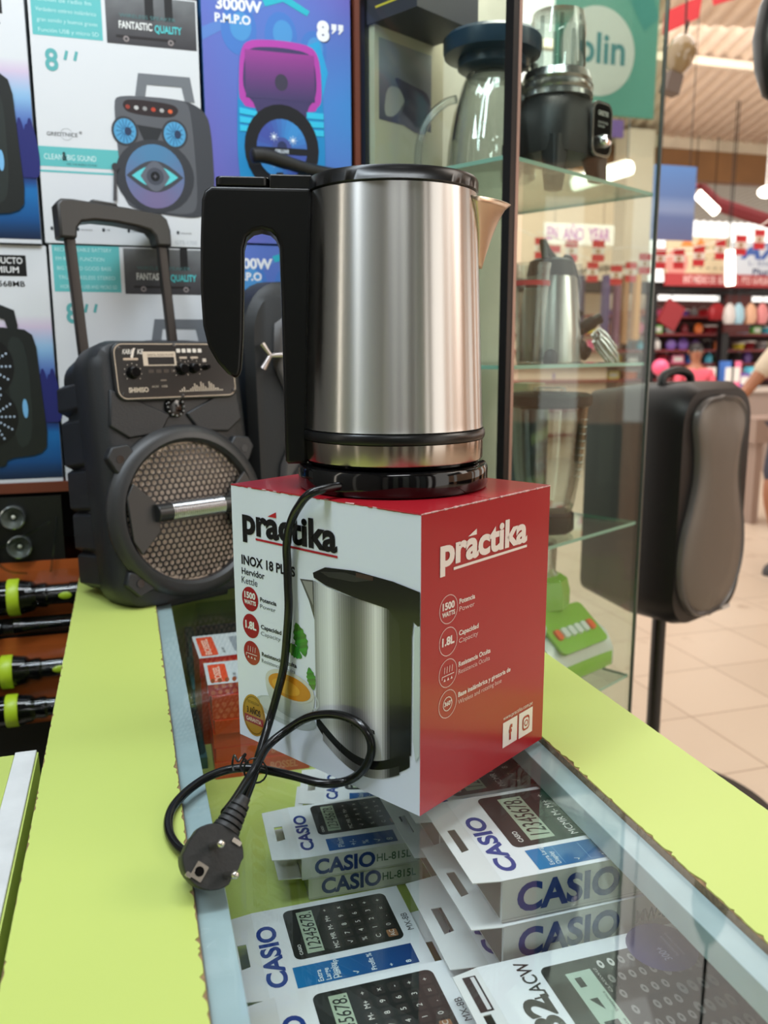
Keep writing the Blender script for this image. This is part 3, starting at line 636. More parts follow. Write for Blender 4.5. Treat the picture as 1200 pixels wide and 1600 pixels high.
for s in (-1,1):
    wedge([(s*.012,.262),(s*.098,.300),(s*.104,.250),(s*.078,.232),(s*.03,.236)],.004,'baffle_relief')
    wedge([(s*.084,.225),(s*.108,.222),(s*.116,.208),(s*.104,.185),(s*.083,.190),(s*.070,.205)],.010,'screw_boss')
    wedge([(s*.080,.045),(s*.104,.052),(s*.110,.034),(s*.092,.014),(s*.068,.022)],.009,'screw_boss')
mb=MB(); cz=.123
mb.lathe([(.122,.004),(.1235,-.004),(.119,-.012),(.112,-.0165),(.104,-.0175),(.0995,-.013),(.0985,-.004),(.0985,.002)],mat('charcoal_ring',(42,42,43),.42),72,(0,0,cz),'y',False,False); mb.build('woofer_ring',ks,sharp=30)
mb=MB(); mb.lathe([(.0985,-.0035),(.070,-.0030),(.03,-.0024),(.0005,-.0024)],mat('grey_speaker_cone',(226,208,190),.4),48,(0,0,cz),'y',False,False); mb.build('woofer_cone',ks)
mb=MB(); p=.0088; GR=mat('grille_steel',(48,44,42),.35,.6)
def dome(x,z): r2=(x*x+z*z)/.0985**2; return -.006-.010*max(0,1-r2)
for j in range(-13,14):
    for i in range(-12,13):
        x=(i+.5*(j&1))*p; z=j*p*.866
        if math.hypot(x,z)>.0975: continue
        vs=[]
        for rr in (p*.5775,p*.42):
            for k in range(6):
                a=PI/6+k*PI/3; X=x+rr*math.cos(a); Z=z+rr*math.sin(a); L=math.hypot(X,Z)
                if L>.099: X*=.099/L; Z*=.099/L
                vs.append((X,dome(X,Z),cz+Z))
        for k in range(6):
            a=PI/6+k*PI/3; X=x+p*.42*math.cos(a); Z=z+p*.42*math.sin(a); vs.append((X,dome(X,Z)+.0014,cz+Z))
        mb.add(vs,[(k,(k+1)%6,6+(k+1)%6,6+k) for k in range(6)]+[(6+k,6+(k+1)%6,12+(k+1)%6,12+k) for k in range(6)],GR)
mb.build('grille',ks,sharp=20)
mb=MB(); DK=mat('dark_bracket_plastic',(46,45,44),.35)
mb.prism([(-.099,cz+.030),(-.088,cz+.048),(-.060,cz+.020),(-.056,cz+.008),(-.056,cz-.022),(-.086,cz-.050),(-.097,cz-.030)],-.020,-.014,DK,axis='y')
mb.prism([(.099,cz+.030),(.088,cz+.048),(.060,cz+.020),(.056,cz+.008),(.056,cz-.022),(.086,cz-.050),(.097,cz-.030)],-.020,-.014,DK,axis='y')
mb.cyl((-.062,-.024,cz+.004),(.062,-.024,cz+.004),.0125,.0125,mat('dark_bar_plastic',(34,34,35),.3),24); bar=mb.build('cross_bar',ks,bevel=.001)
mb=MB(); 
for i in range(26):
    x=-.040+i*.0032; rg=[]
    mb.lathe([(.0128,-.0011),(.0140,-.0006),(.0143,0),(.0140,.0006),(.0128,.0011)],CHROME,20,(x,-.024,cz+.004),'x',False,False)
mb.build('spring_coil',bar,sharp=80)
for x,z in ((-.098,.205),(.098,.205),(-.090,.034),(.090,.034)): mb=MB(); mb.lathe([(.0055,-.0106),(.0055,-.0090),(.003,-.0088),(.0005,-.0086)],BLKG,14,(x,0,z),'y'); mb.build('baffle_screw',ks)
mb=MB(); mb.lathe([(.0150,.001),(.0150,-.0035),(.013,-.005),(.0005,-.006)],BLKG,24,(-.004,0,.272),'y')
for k in range(12):
    a=k*PI/6; mb.box((-.004+.0125*math.cos(a)-.001,-.0065,.272+.0125*math.sin(a)-.001),(-.004+.0125*math.cos(a)+.001,-.004,.272+.0125*math.sin(a)+.001),mat('grey_tick',(130,130,130),.3))
mb.build('tweeter',ks)
# control panel
mb=MB(); mb.prism(rrect(.190,.081,.016,.004,.3225),-.0075,.004,mat('panel_bezel',(28,28,29),.4),axis='y'); cp=mb.build('control_panel',ks,bevel=.002)
fc=Face(MB(),(-.091,-.0077,.282),(1,0,0),(0,0,1),INKG); PW,PH=.190,.081; LI=(205,190,172)
fc.rr(.003,.003,PW-.006,PH-.006,.013,(198,180,160),1); fc.rr(.0042,.0042,PW-.0084,PH-.0084,.012,(24,21,19),2); fc.rr(.0052,.0052,PW-.0104,PH-.0104,.011,(13,12,11),3)
fc.text('KARA',.015,.0640,.0062,(210,205,198),w=.0150,bold=.02,L=4,shear=.2); fc.text('KE',.0365,.0640,.0062,(210,205,198),w=.0085,bold=.02,L=4,shear=.2)
fc.poly([(.026,.060),(.0285,.055),(.0325,.068),(.0345,.072),(.031,.0715)],(225,215,205),4)
fc.rr(.015,.0555,.022,.003,.0014,(190,170,150),4)
fc.rect(.044,.0475,.050,.0195,LI,4); fc.rect(.051,.0490,.040,.0105,(18,18,20),5); fc.text('DIGITAL AUDIO PLAYER',.051,.0610,.0030,(90,76,66),w=.040,L=5)
for i in range(5): fc.rr(.096+i*.0085,.0655,.006,.0055,.0008,(220,214,206),4)
fc.rr(.0995,.0570,.012,.0028,.001,(190,175,158),4); fc.rr(.117,.0570,.012,.0028,.001,(190,175,158),4); fc.rr(.136,.0520,.006,.005,.001,(200,190,178),4)
fc.text('SHIMISO',.0180,.0120,.0062,(196,184,168),w=.029,bold=.03,L=4); fc.text('AUX   USB',.052,.0175,.0028,(180,168,152),w=.024,L=4)
for i in range(4): fc.rr(.050+i*.0115,.0375,.008,.005,.001,(62,54,48),4)
fc.rr(.0645,.0250,.013,.005,.001,(12,12,12),4); fc.rect(.0665,.0262,.009,.002,(110,100,90),5); fc.ell(.0560,.0275,.003,.003,(8,8,8),4)
for i,n_ in enumerate((1,2,3,1,1,2,3,5,4,3,6,5,3,2,6,5,4,2,2,1,1)):
    for j in range(n_): fc.rect(.094+i*.0034,.0105+j*.0023,.0022,.0015,(214,200,182),4)
for kx,ky in ((.0270,.0385),(.1010,.0420),(.1195,.0430)):
    for k in range(9):
        a=math.radians(-130+k*32.5)+PI/2*0; fc.ell(kx+.0125*math.sin(a),ky+.0125*math.cos(a),.0007,.0007,(200,190,175),4,8)
fc.mb.build('panel_print',cp)
for kx,ky,r in ((.0270,.0385,.0088),(.1010,.0420,.0086),(.1195,.0430,.0076),(.1390,.0440,.0042)):
    mb=MB(); mb.lathe([(r*1.05,0),(r,-.003),(r*.82,-.010),(r*.7,-.0115),(.0003,-.0115)],BLKG,24,(-.091+kx,-.0080,.282+ky),'y'); mb.build('knob',cp,sharp=30)
for x,y in ((.010,.0715),(.093,.0755),(.010,.010),(.098,.0050),(.182,.010),(.182,.0715)): mb=MB(); mb.lathe([(.0026,0),(.0026,-.0012),(.0004,-.0015)],BLKG,12,(-.091+x,-.0079,.282+y),'y'); mb.build('panel_screw',cp)
# trolley handle
HG=mat('trolley_handle_plastic',(44,42,40),.45)
mb=MB()
for x in (-.072,.074): mb.prism(rrect(.015,.010,.002,x,.128),.30,.565,mat('trolley_tube',(44,38,35),.35,.4))
mb.build('trolley_tube',ks)
mb=MB()
pts=[]
prof=[(-.074,.520),(-.050,.520),(-.048,.535),(-.040,.545),(-.02,.549),(.012,.549),(.045,.546),(.064,.542),(.071,.534),(.073,.520),(.097,.520),(.098,.545),(.094,.562),(.084,.570),(.040,.573),(-.05,.577),(-.066,.576),(-.073,.568)]
prof=[(x*1.03-.013,z+.010) for x,z in prof]; mb.prism(prof,.116,.142,HG,axis='y'); mb.prism([(-.035,.583),(.007,.582),(.005,.589),(-.035,.591)],.119,.138,HG,axis='y')
mb.build('trolley_grip',ks,bevel=.004)

# ================================================================ SECOND BLACK SPEAKER (behind the kettle handle)
bs=tag(empty('party_speaker',(.300,1.330,.004),math.radians(12),-math.radians(3)), 'black party speaker standing behind the kettle handle, silver Y shaped trim', 'speaker')
mb=MB(); mb.mx=Matrix.Diagonal((1.04,1,1.42,1)); sec=lambda y,w,h,zb,r:[(x,y,z) for x,z in rrect(w,h,r,0,zb+h/2,8)]
mb.loft([sec(0,.20,.30,.01,.05),sec(.012,.225,.32,0,.06),sec(.075,.225,.325,0,.06),sec(.1,.2,.3,.01,.05)],BLKM); mb.build('cabinet',bs)
mb=MB(); mb.mx=Matrix.Diagonal((1.04,1,1.42,1)); mb.loft([[(x,-.004,z) for x,z in pp] for pp in ([(-.070,.12),(-.050,.15),(-.052,.19),(-.075,.23),(-.070,.275),(-.03,.295),(.03,.295),(.07,.275),(.075,.23),(.052,.19),(.050,.15),(.07,.12),(.08,.06),(.05,.02),(-.05,.02),(-.08,.06)],)]+[[(x*.9,-.014,.15+(z-.15)*.93) for x,z in ([(-.070,.12),(-.050,.15),(-.052,.19),(-.075,.23),(-.070,.275),(-.03,.295),(.03,.295),(.07,.275),(.075,.23),(.052,.19),(.050,.15),(.07,.12),(.08,.06),(.05,.02),(-.05,.02),(-.08,.06)])]],mat('dark_grey_grille_frame',(70,66,64),.38)); mb.build('front_frame',bs,bevel=.002)
mb=MB(); 
for a,b in (((-.084,.340),(-.096,.358)),((-.084,.340),(-.096,.320)),((-.084,.340),(-.040,.342))): mb.tube([(a[0],-.013,a[1]),(b[0],-.010 if b[0]<-.09 else -.017,b[1])],[.0035,.0055],mat('silver_trim',(190,180,176),.25,.9),10)
tr=mb.build('silver_trim',bs); tr['label']='silver Y shaped trim'
mb=MB(); mb.lathe([(.045,-.016),(.046,-.020),(.040,-.021),(.02,-.015),(.0005,-.014)],BLKM,40,(0,0,.335),'y'); mb.lathe([(.060,-.016),(.062,-.020),(.054,-.021),(.02,-.013),(.0005,-.012)],BLKM,40,(0,0,.125),'y'); mb.build('driver',bs)
mb=MB(); mb.tube([(-.025,.060,.455),(-.025,.060,.63)],.006,BLK,10); mb.tube([(.080,.060,.455),(.080,.060,.63)],.006,BLK,10); mb.build('trolley_tube',bs)
mb=MB(); mb.tube(smooth_path([(-.072,.060,.652),(-.05,.060,.654),(-.015,.06,.648),(.03,.06,.640),(.09,.06,.636)],5),[.0075]+[.011]*10+[.010]*10,BLKM,14); mb.build('trolley_grip',bs)

# ================================================================ SPEAKER CARTONS ON THE BACK SHELF
YB=1.452
def carton(name_label,x0,x1,z0,z1,paint,front=(215,218,222),side=(200,204,208),group=None,y=YB,dep=.24,cat='box'):
    t=tag(empty('speaker_carton',(x0,y,z0)),name_label,cat,group)
    W,H=x1-x0,z1-z0; mb=MB(); mb.box((0,0,0),(W,dep,H),mat('carton_%d_%d_%d'%side,side,.45)); mb.build('carton_body',t,bevel=.0008)
    fc=Face(MB(),(0,-.0002,0),(1,0,0),(0,0,1)); fc.rect(0,0,W,H,front,1); paint(fc,W,H); fc.mb.build('front_print',t); return t
TQ=(96,184,186); WT=(225,228,232)
def trolley_pic(fc,x,y,k,L=4):
    P=lambda a,b:(x+a*k*.86,y+b*k); G1=(92,94,100); G2=(66,68,74)
    fc.poly([P(.22,1.0),P(.26,1.19),P(.78,1.19),P(.82,.98),P(.72,.98),P(.69,1.10),P(.34,1.10),P(.32,1.0)],(112,116,122),L)
    fc.spoly([P(.0,.92),P(.05,1.0),P(.70,1.0),P(.90,.93),P(.98,.80),P(1.0,.12),P(.86,.0),P(.70,-.02),P(.12,.04),P(.05,.15)],G2,L+1)
    fc.spoly([P(.0,.92),P(.05,1.0),P(.70,1.0),P(.78,.92),P(.82,.10),P(.72,.0),P(.12,.05),P(.04,.16)],G1,L+2)
    fc.spoly([P(.08,.92),P(.14,.975),P(.60,.955),P(.66,.90),P(.58,.83),P(.14,.85)],(46,36,38),L+3)
    for i,c in enumerate(((150,60,50),(190,190,190),(150,150,150),(190,70,50),(170,170,170),(220,100,60))): fc.ell(*P(.14+i*.085,.905-.003*i),.020*k,.018*k,c,L+4,12)
    for cx in (.10,.60):
        fc.ell(*P(cx,.70),.115*k,.125*k,(58,60,66),L+3); fc.ell(*P(cx,.70),.095*k,.105*k,(84,160,205),L+4)
        for i in range(14):
            a=i*2*PI/14; fc.line(*P(cx+.02*math.cos(a),.70+.02*math.sin(a)),*P(cx+.09*math.cos(a),.70+.1*math.sin(a)),.006*k,(40,90,140),L+5)
        fc.ell(*P(cx+.03,.70),.03*k,.035*k,(44,60,90),L+6)
    fc.poly([P(.22,.76),P(.48,.74),P(.40,.60),P(.30,.60)],(44,46,50),L+3)
    fc.ell(*P(.38,.33),.345*k,.315*k,(58,60,66),L+3); 
    vs=[]; n=32
    for i in range(n):
        a0,a1=2*PI*i/n,2*PI*(i+1)/n; s=.5+.5*math.sin((a0+a1)/2); c=mixc((120,110,150),(80,130,170),s)
        fc.poly([P(.38,.33),P(.38+.30*math.cos(a0),.33+.275*math.sin(a0)),P(.38+.30*math.cos(a1),.33+.275*math.sin(a1))],c,L+4)
    def eye(w,h,c,l):
        q=[P(.38+w*(-1+2*i/12),.33+h*math.sin(PI*i/12)) for i in range(13)]+[P(.38+w*(1-2*i/12),.33-h*math.sin(PI*i/12)) for i in range(1,12)]
        fc.poly(q,c,l)
    eye(.29,.135,(70,72,80),L+5); eye(.235,.095,(96,206,214),L+6); eye(.15,.13,(100,104,116),L+7); fc.ell(*P(.38,.33),.075*k,.075*k,(74,78,90),L+8); fc.ell(*P(.38,.33),.040*k,.042*k,(20,22,26),L+9)
    fc.line(*P(.38-.02,.33),*P(.38+.02,.33),.006*k,(110,110,120),L+10); fc.line(*P(.38,.31),*P(.38,.35),.006*k,(110,110,120),L+10)
def gts(spanish):
    def paint(fc,W,H):
        fc.rect(.004,H-.070,W*.405,.070,TQ,2); 
        T=(('recargable','Función de radio fm','Verdadero estéreo inalámbrico','gran sonido y buenos graves','Función USB y micro SD') if spanish else ('RECHARGEABLE BATTERY','FM RADIO FUNCTION','BIG SOUND GOOD BASS','TRUE WIRELESS STEREO','WORK WITH USB AND MICRO SD'))
        for i,s in enumerate(T): fc.text(s,.008+.001*i,H-.009-i*.0140,.0056,(190,228,228),w=min(.085,.0042*len(s)),L=3)
        fc.grid(W*.445,H-.072,W*.545,.070,lambda u,v:mixc((58,56,60),(126,130,132),v*.6+.3*abs(math.sin(u*9+v*4))*v),8,6,2)
        fc.rect(W*.68,H-.035,.013,.035,(28,28,30),3); fc.rect(W*.80,H-.034,.012,.034,(30,30,32),3)
        fc.rect(W*.50,H-.0625,W*.36,.0035,(40,36,38),4)
        for xx in (.56,.83): fc.ell(W*xx,H-.0640,.0042,.0042,(150,140,140),5); fc.ell(W*xx,H-.0640,.0022,.0022,(60,60,60),6)
        fc.text('WIRELESS SPEAKER',W*.525,H-.034,.0052,(86,128,130),w=W*.34,L=5); fc.text('FANTASTIC',W*.520,H-.0495,.0100,(226,228,226),w=W*.20,bold=.02,L=5); fc.text('QUALITY',W*.735,H-.0510,.0100,(84,196,200),w=W*.165,bold=.02,L=6)
        fc.text('8',W*.075,H-.117,.029,(92,170,172),w=.0185,bold=.02,L=3); fc.line(W*.205,H-.0885,W*.190,H-.1015,.0042,(92,170,172),3); fc.line(W*.262,H-.0885,W*.247,H-.1015,.0042,(92,170,172),3)
        fc.text('GREDTNICE',W*.055,H-.2095,.0055,(40,44,48),w=.044,L=3); fc.ring(W*.17,H-.2065,.0085,.0004,(110,120,124),3); fc.text('®',W*.245,H-.205,.004,(60,60,60),L=3)
        fc.rect(0,H-.2535,W,.0285,TQ,2); fc.rect(0,H-.2620,W,.0030,TQ,2)
        fc.text('CLEAN',W*.03,H-.2435,.0080,(214,236,236),w=.0265,L=3); fc.text('&',W*.135,H-.2440,.0120,(20,24,26),w=.007,bold=.02,L=4); fc.text('BIG SOUND',W*.165,H-.2435,.0080,(214,236,236),w=.042,L=3); fc.text('FEEL THE ENERGY POWER',W*.16,H-.2505,.0028,(60,90,94),w=.044,L=3)
        trolley_pic(fc,W*.46,H-.318,.174)
        fc.poly([(W*.425,H-.300),(W*.44,H-.252),(W*.456,H-.252),(W*.448,H-.300)],(76,74,78),16); fc.ell(W*.449,H-.250,.0052,.0062,(60,60,64),17)
        for i,s in enumerate(('BLUETOOTH','WIRELESS TECHNOLOGY','USB','RECHARGEABLE BATTERY','FM','SPEAKER')):
            fc.text(s,W*(.06+.155*i),H-.3450-.001*(i%2),.0024,(90,94,100),w=.018 if len(s)>4 else .006,L=2)
            fc.ell(W*(.045+.155*i),H-.344,.0022,.003,(50,54,60),2,10)
        fc.text('GTS-1700',W*.80,H-.3620,.0058,(176,182,190),w=.034,L=2)
    return paint
def purple(fc,W,H):
    A=(112,92,176);B=(88,116,194);C=(52,150,216)
    fc.grid(0,0,W,H,lambda u,v:mixc(mixc(A,B,.5+.5*math.sin(u*3.0+v*1.4-.8)),C,max(0,u-.35)*max(0,.9-abs(v-.55)*2)*1.3),12,12,2)
    fc.poly([(0,H*.78),(W*.42,H*.93),(W*.44,H*.955),(0,H*.83)],(90,130,200),3); fc.poly([(W*.42,H*.93),(W*.54,H*.955),(W*.70,H*.91),(W*.72,H*.93),(W*.54,H*.985),(W*.40,H*.955)],(42,176,196),4)
    for cx,cy,r in ((.24,.835,.028),(.52,.825,.026),(.74,.78,.022)):
        fc.ell(W*cx,H*cy,r,r*1.35,(70,120,196),3); fc.ell(W*cx+.003,H*cy+.004,r*.6,r*.75,(76,146,206),4)
    fc.poly([(W*.70,H*.80),(W*.78,H*.82),(W*.84,H*.70),(W*.80,H*.60),(W*.76,H*.68)],(44,160,214),4)
    fc.text('3000W',W*.095,H-.037,.0155,(232,234,240),w=.072,bold=.03,L=5); fc.text('P.M.P.O',W*.085,H-.056,.0120,(228,230,238),w=.056,bold=.03,L=5)
    fc.text('8',W*.765+.0012,H-.0682,.026,(60,60,96),w=.021,bold=.05,L=5); fc.text('8',W*.765,H-.067,.026,(236,238,242),w=.021,bold=.05,L=6); 
    for q in (.868,.915): fc.poly([(W*q,H-.042),(W*q+.0085,H-.042),(W*q+.0085,H-.050),(W*q+.002,H-.057),(W*q,H-.056),(W*q+.003,H-.051),(W*q,H-.051)],(236,238,242),6)
    P=lambda a,b:(W*.215+a*.140,H-.336+b*.262)
    fc.spoly([P(.04,.90),P(.12,.985),P(.5,1.0),P(.88,.985),P(.97,.90),P(1.0,.62),P(1.02,.3),P(.97,0),P(.05,0),P(-.02,.3),P(.0,.62)],(30,136,196),7)
    fc.spoly([P(.04,.90),P(.12,.985),P(.5,1.0),P(.88,.985),P(.97,.90),P(.985,.66),P(.92,.63),P(.90,.60),P(.1,.60),P(.06,.63),P(.015,.66)],(178,66,168),8)
    fc.spoly([P(.09,.88),P(.16,.945),P(.5,.96),P(.84,.945),P(.91,.88),P(.93,.70),P(.78,.60),P(.76,.2),P(.24,.2),P(.24,.60),P(.06,.70)],(66,58,100),9)
    fc.grid(P(.10,0)[0],P(0,.66)[1],.140*.80,.262*.27,lambda u,v:mixc((66,58,100),(152,62,146),v),4,6,10)
    for k in range(3):
        for s in (0,1):
            a=.02 if s==0 else .80; fc.poly([P(a,.60-.05*k),P(a+.20,.585-.045*k if s==0 else .60-.05*k),P(a+.20,.555-.045*k if s==0 else .565-.05*k),P(a,.565-.05*k)],(50,190,226),11)
    fc.ell(*P(.51,.76),.0105,.0125,(60,56,76),11); fc.ell(*P(.5,.375),.061,.068,(20,22,28),12)
    for i in range(28):
        a0,a1=2*PI*i/28,2*PI*(i+1)/28; c=P(.5,.375); s=.5+.5*math.sin(a0*2)
        fc.poly([c,(c[0]+.0415*math.cos(a0),c[1]+.046*math.sin(a0)),(c[0]+.0415*math.cos(a1),c[1]+.046*math.sin(a1))],mixc((66,80,160),(60,140,205),s),13)
    c=P(.5,.375); fc.ell(c[0],c[1],.016,.018,(70,84,150),14); fc.ell(c[0],c[1]+.003,.008,.009,(40,50,90),15)
    fc.rect(c[0]-.044,c[1]-.008,.088,.010,(18,22,30),16); fc.text('DELUXE',c[0],c[1]-.006,.0050,(215,225,235),w=.022,bold=.02,ctr=True,L=17)
    for dx,dz in ((-.013,.018),(.018,.014),(-.014,-.022),(.017,-.024)):
        for a in (0,PI/4,PI/2,3*PI/4): fc.line(c[0]+dx-.007*math.cos(a),c[1]+dz-.007*math.sin(a),c[0]+dx+.007*math.cos(a),c[1]+dz+.007*math.sin(a),.0007,(225,240,255),17)
        fc.ell(c[0]+dx,c[1]+dz,.0024,.0024,(240,248,255),18,10)
def premium(fc,W,H):
    KK=[(0,(18,34,62)),(.12,(16,80,140)),(.28,(24,110,176)),(.36,(30,34,92)),(.6,(56,76,158)),(.8,(140,186,222)),(.93,(206,190,214)),(1,(215,218,222))]
    def g(u,v):
        for (a,c),(b,e) in zip(KK,KK[1:]):
            if a<=v<=b: return mixc(c,e,(v-a)/(b-a))
        return KK[-1][1]
    fc.grid(0,.006,W,H*.70,g,4,28,2)
    for i in range(6):
        x=W*(.90+.018*i); fc.spoly([(x-.012,H*.34),(x-.002,H*(.47+.03*(i%3))),(x+.010,H*.36),(x+.008,H*.26),(x-.010,H*.26)],(36,40,108),3+i)
    fc.rect(W-.100,H-.046,.070,.031,(20,20,20),3); fc.text('PRODUCTO',W-.095,H-.0275,.0090,(230,230,230),w=.060,bold=.012,L=4); fc.text('PREMIUM',W-.095,H-.0410,.0090,(230,230,230),w=.054,bold=.012,L=4)
    fc.text('JS-4568MB',W-.094,H-.0615,.0080,(34,34,36),w=.060,bold=.008,L=4)
    P=lambda a,b:(W-.182+a*.160,.040+b*.205)
    fc.spoly([P(.22,.96),P(.24,1.16),P(.80,1.16),P(.84,.96),P(.74,.97),P(.71,1.07),P(.34,1.07),P(.32,.97)],(34,36,36),12,1)
    fc.spoly([P(0,.92),P(.08,.99),P(.86,.99),P(.98,.92),P(1.0,.55),P(1.03,.10),P(.94,.02),P(.64,.0),P(.62,-.06),P(.52,-.06),P(.51,.0),P(.05,.02),P(-.02,.1)],(30,33,32),13,1)
    fc.spoly([P(.70,.93),P(.90,.90),P(.90,.12),P(.72,.06)],(40,46,44),14)
    for cx,cz_ in ((.52,.70),(.52,.32)):
        fc.ell(*P(cx,cz_),.040,.046,(18,18,20),15)
        for k in range(12):
            a=k*PI/6
            for r in (.016,.022,.028,.034): fc.ell(P(cx,0)[0]+r*math.cos(a),P(0,cz_)[1]+r*1.15*math.sin(a),.0018,.0020,(170,186,205),16,8)
    fc.ell(*P(.84,.38),.0040,.015,(120,180,225),17)
GR2='white speaker cartons with teal print on the back shelf'
carton('white and teal speaker carton with blue eye speaker picture, upper row',-.1045,.1395,.5165,.882,gts(True),group=GR2)
carton('white and teal speaker carton directly behind the karaoke speaker, lower row',-.100,.146,.1455,.5135,gts(False),group=GR2)
carton('purple and blue speaker carton reading 8 inch, upper row beside brown panel',.146,.384,.526,.912,purple,(90,84,170),(58,120,180))
carton('purple speaker carton seen through the kettle handle opening, lower row',.152,.388,.1455,.5225,purple,(90,84,170),(58,120,180))
carton('white carton with black premium lettering and black speaker picture, lower row far left',-.368,-.1045,.1455,.5115,premium)
carton('white carton with black speaker picture at the top left, upper row',-.378,-.1100,.5145,.882,premium)

# ================================================================ BACK SHELVING
shelf=tag(empty('wall_shelving',(0,0,0)),'red brown wooden shelving holding the speaker cartons and torches','shelving')
mb=MB(); mb.box((-.90,1.448,.1290),(.3895,1.80,.1450),WOOD); mb.build('shelf_board',shelf)
mb=MB(); mb.box((.3885+.0015,1.446,-.95),(.4015,1.80,1.35),WOOD); mb.build('upright_panel',shelf)
mb=MB(); mb.box((-.90,1.448,.925),(.3895,1.80,.941),WOOD); mb.build('shelf_board',shelf)
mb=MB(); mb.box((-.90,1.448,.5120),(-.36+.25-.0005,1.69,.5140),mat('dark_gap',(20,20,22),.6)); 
mb.build('gap_sheet',shelf)  # thin dark sheet filling the gap between the carton rows
mb=MB(); mb.box((-.90,1.80,-.95),(.4015,1.815,1.35),mat('dark_backing_board',(40,36,34),.7)); mb.build('back_panel',shelf)
mb=MB()
mb.box((-.90,1.449,-.030),(-.088,1.80,-.018),WOOD); mb.build('shelf_board',shelf)

# cards and torches on the left
CLEARP2=glassmat('thin_blister',(246,248,247),1.35,.6,.05)
ORC=mat('orange_backing_card',(186,92,40),.35); DKC=mat('black_backing_card',(16,16,17),.4)
bulbp=tag(empty('headlamp_blister',(-.257,1.435,.032)),'black carded blister pack of round reflector lamps below the brown shelf','package')
mb=MB(); mb.box((-.10,.004,-.030),(.148,.008,.092),DKC); mb.build('backing_card',bulbp)
REF=mat('lamp_reflector',(150,156,154),.16,.85)
for x,z,r in ((.018,.052,.022),(.066,.062,.018),(.072,.014,.018),(-.040,.046,.020),(.010,.006,.011),(.030,.006,.009)):
    mb=MB(); mb.lathe([(r*1.05,.003),(r*1.05,-.012),(r*.95,-.013),(r*.75,-.006),(r*.4,-.001),(r*.22,.001),(.0005,.001)],REF,30,(x+.01,0,z),'y'); mb.sphere((x+.01,-.004,z),(r*.2,r*.2,r*.2),mat('lamp_bead',(230,230,215),.2),10,8); mb.build('reflector_lamp',bulbp,sharp=30)
mb=MB()
for a in (([-.09,-.006,.03],[.035,-.016,.012],[.13,-.006,.052]),([.035,-.014,.012],[.06,-.016,-.02],[.09,-.008,-.03]),([.125,-.008,-.03],[.135,-.010,.02],[.140,-.006,.06])):
    mb.tube(smooth_path(a,6),.0022,CLEARP,8)
mb.build('blister_edge',bulbp)
def torch(label,x,y,z,r,k,group,yellow=True,card=True):
    t=tag(empty('torch_blister',(x,y,z)),label,'torch',group); LIM=mat('lime_rubber_ring',(176,204,40),.4)
    if card:
        mb=MB(); mb.box((-.12,.028,-r*1.5),(.150*k,.032,r*1.75),ORC); mb.build('backing_card',t)
    mb=MB(); mb.lathe([(r*.9,-.10),(r,-.095),(r*.98,-.035),(r*.98,-.030)],BLKG,28,(0,0,0),'x'); mb.lathe([(r*.98,-.012),(r*.92,-.004),(r*.86,.006),(r*.66,.012),(r*.70,.020),(r*.70,.026),(r*.58,.030),(r*.58,.060),(r*.64,.062),(r*.64,.140*k),(r*.5,.142*k)],BLKG,28,(0,0,0),'x'); mb.build('torch_body',t,sharp=30)
    if yellow:
        mb=MB(); mb.lathe([(r*1.0,-.030),(r*1.05,-.028),(r*1.05,-.014),(r*1.0,-.012)],LIM,28,(0,0,0),'x'); mb.build('torch_ring',t)
        mb=MB(); mb.sphere((.056,-r*.58,.001),(.011,.003,.006),LIM); mb.build('switch_button',t)
    mb=MB(); 
    mb.loft([[(xx,-r*1.0+abs(zz)*.9*0+((zz/(r*1.3))**2)*r*1.6,zz) for zz in [r*1.3*(-1+2*i/10) for i in range(11)]] for xx in (-.11,.14*k)],CLEARP2,False,False,closed=False)
    mb.build('blister',t)
    return t
GT='torches in orange blister packs on the left'
torch('largest torch with lime ring and lime switch in an orange blister, topmost of the torches',-.165,1.405,-.030,.0280,1,GT)
torch('plain black torch between the two lime ringed torches, second from top',-.175,1.385,-.073,.0120,1,GT,False,False)
torch('lime ringed torch in the middle of the pile, third from top',-.178,1.360,-.136,.0250,1.0,GT)
torch('lowest lime ringed torch in an orange blister above the side board',-.172,1.335,-.190,.0240,1.0,GT)
mb=MB(); mb.box((-.60,1.42,-.235),(-.092,1.444,-.222),WOOD); mb.build('shelf_board',shelf)
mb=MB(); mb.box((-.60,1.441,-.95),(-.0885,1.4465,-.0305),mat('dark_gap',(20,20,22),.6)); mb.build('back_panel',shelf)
# ================================================================ GLASS DISPLAY CASE
C0=Vector((.547,1.179,0)); Rd=Vector((.877,.480,0)).normalized(); Ld=Vector((-.480,.877,0)).normalized(); CW,CDp=.446,.306
case=tag(empty('display_case',C0),'tall glass display case with black post full of blenders behind the counter','display case')
def cl(a,b,z): return Rd*a+Ld*b+Vector((0,0,z))
ZT,ZB=1.25,-.95
def slab(mb,p0,p1,th,z0,z1,m,nrm):
    a=Vector(p0);b=Vector(p1);n=Vector(nrm)*th
    mb.loft([[a+Vector((0,0,z0)),b+Vector((0,0,z0)),b+n+Vector((0,0,z0)),a+n+Vector((0,0,z0))],[a+Vector((0,0,z1)),b+Vector((0,0,z1)),b+n+Vector((0,0,z1)),a+n+Vector((0,0,z1))]],m)
CG=glassmat('case_glass',(243,248,245),1.5,.62)
def postbox(a,b,w,d,m,name):
    mb=MB(); mb.mx=Matrix(((Rd.x,Ld.x,0,0),(Rd.y,Ld.y,0,0),(0,0,1,0),(0,0,0,1))); mb.box((a,b,ZB),(a+w,b+d,ZT),m); return mb.build(name,case)
postbox(-.004,-.004,.012,.014,BLK,'corner_post')
postbox(.0082,-.0050,.007,.004,mat('rose_aluminium_strip',(170,146,136),.3,.7),'edge_trim')
postbox(-.002,CDp-.012,.012,.012,BLK,'corner_post')
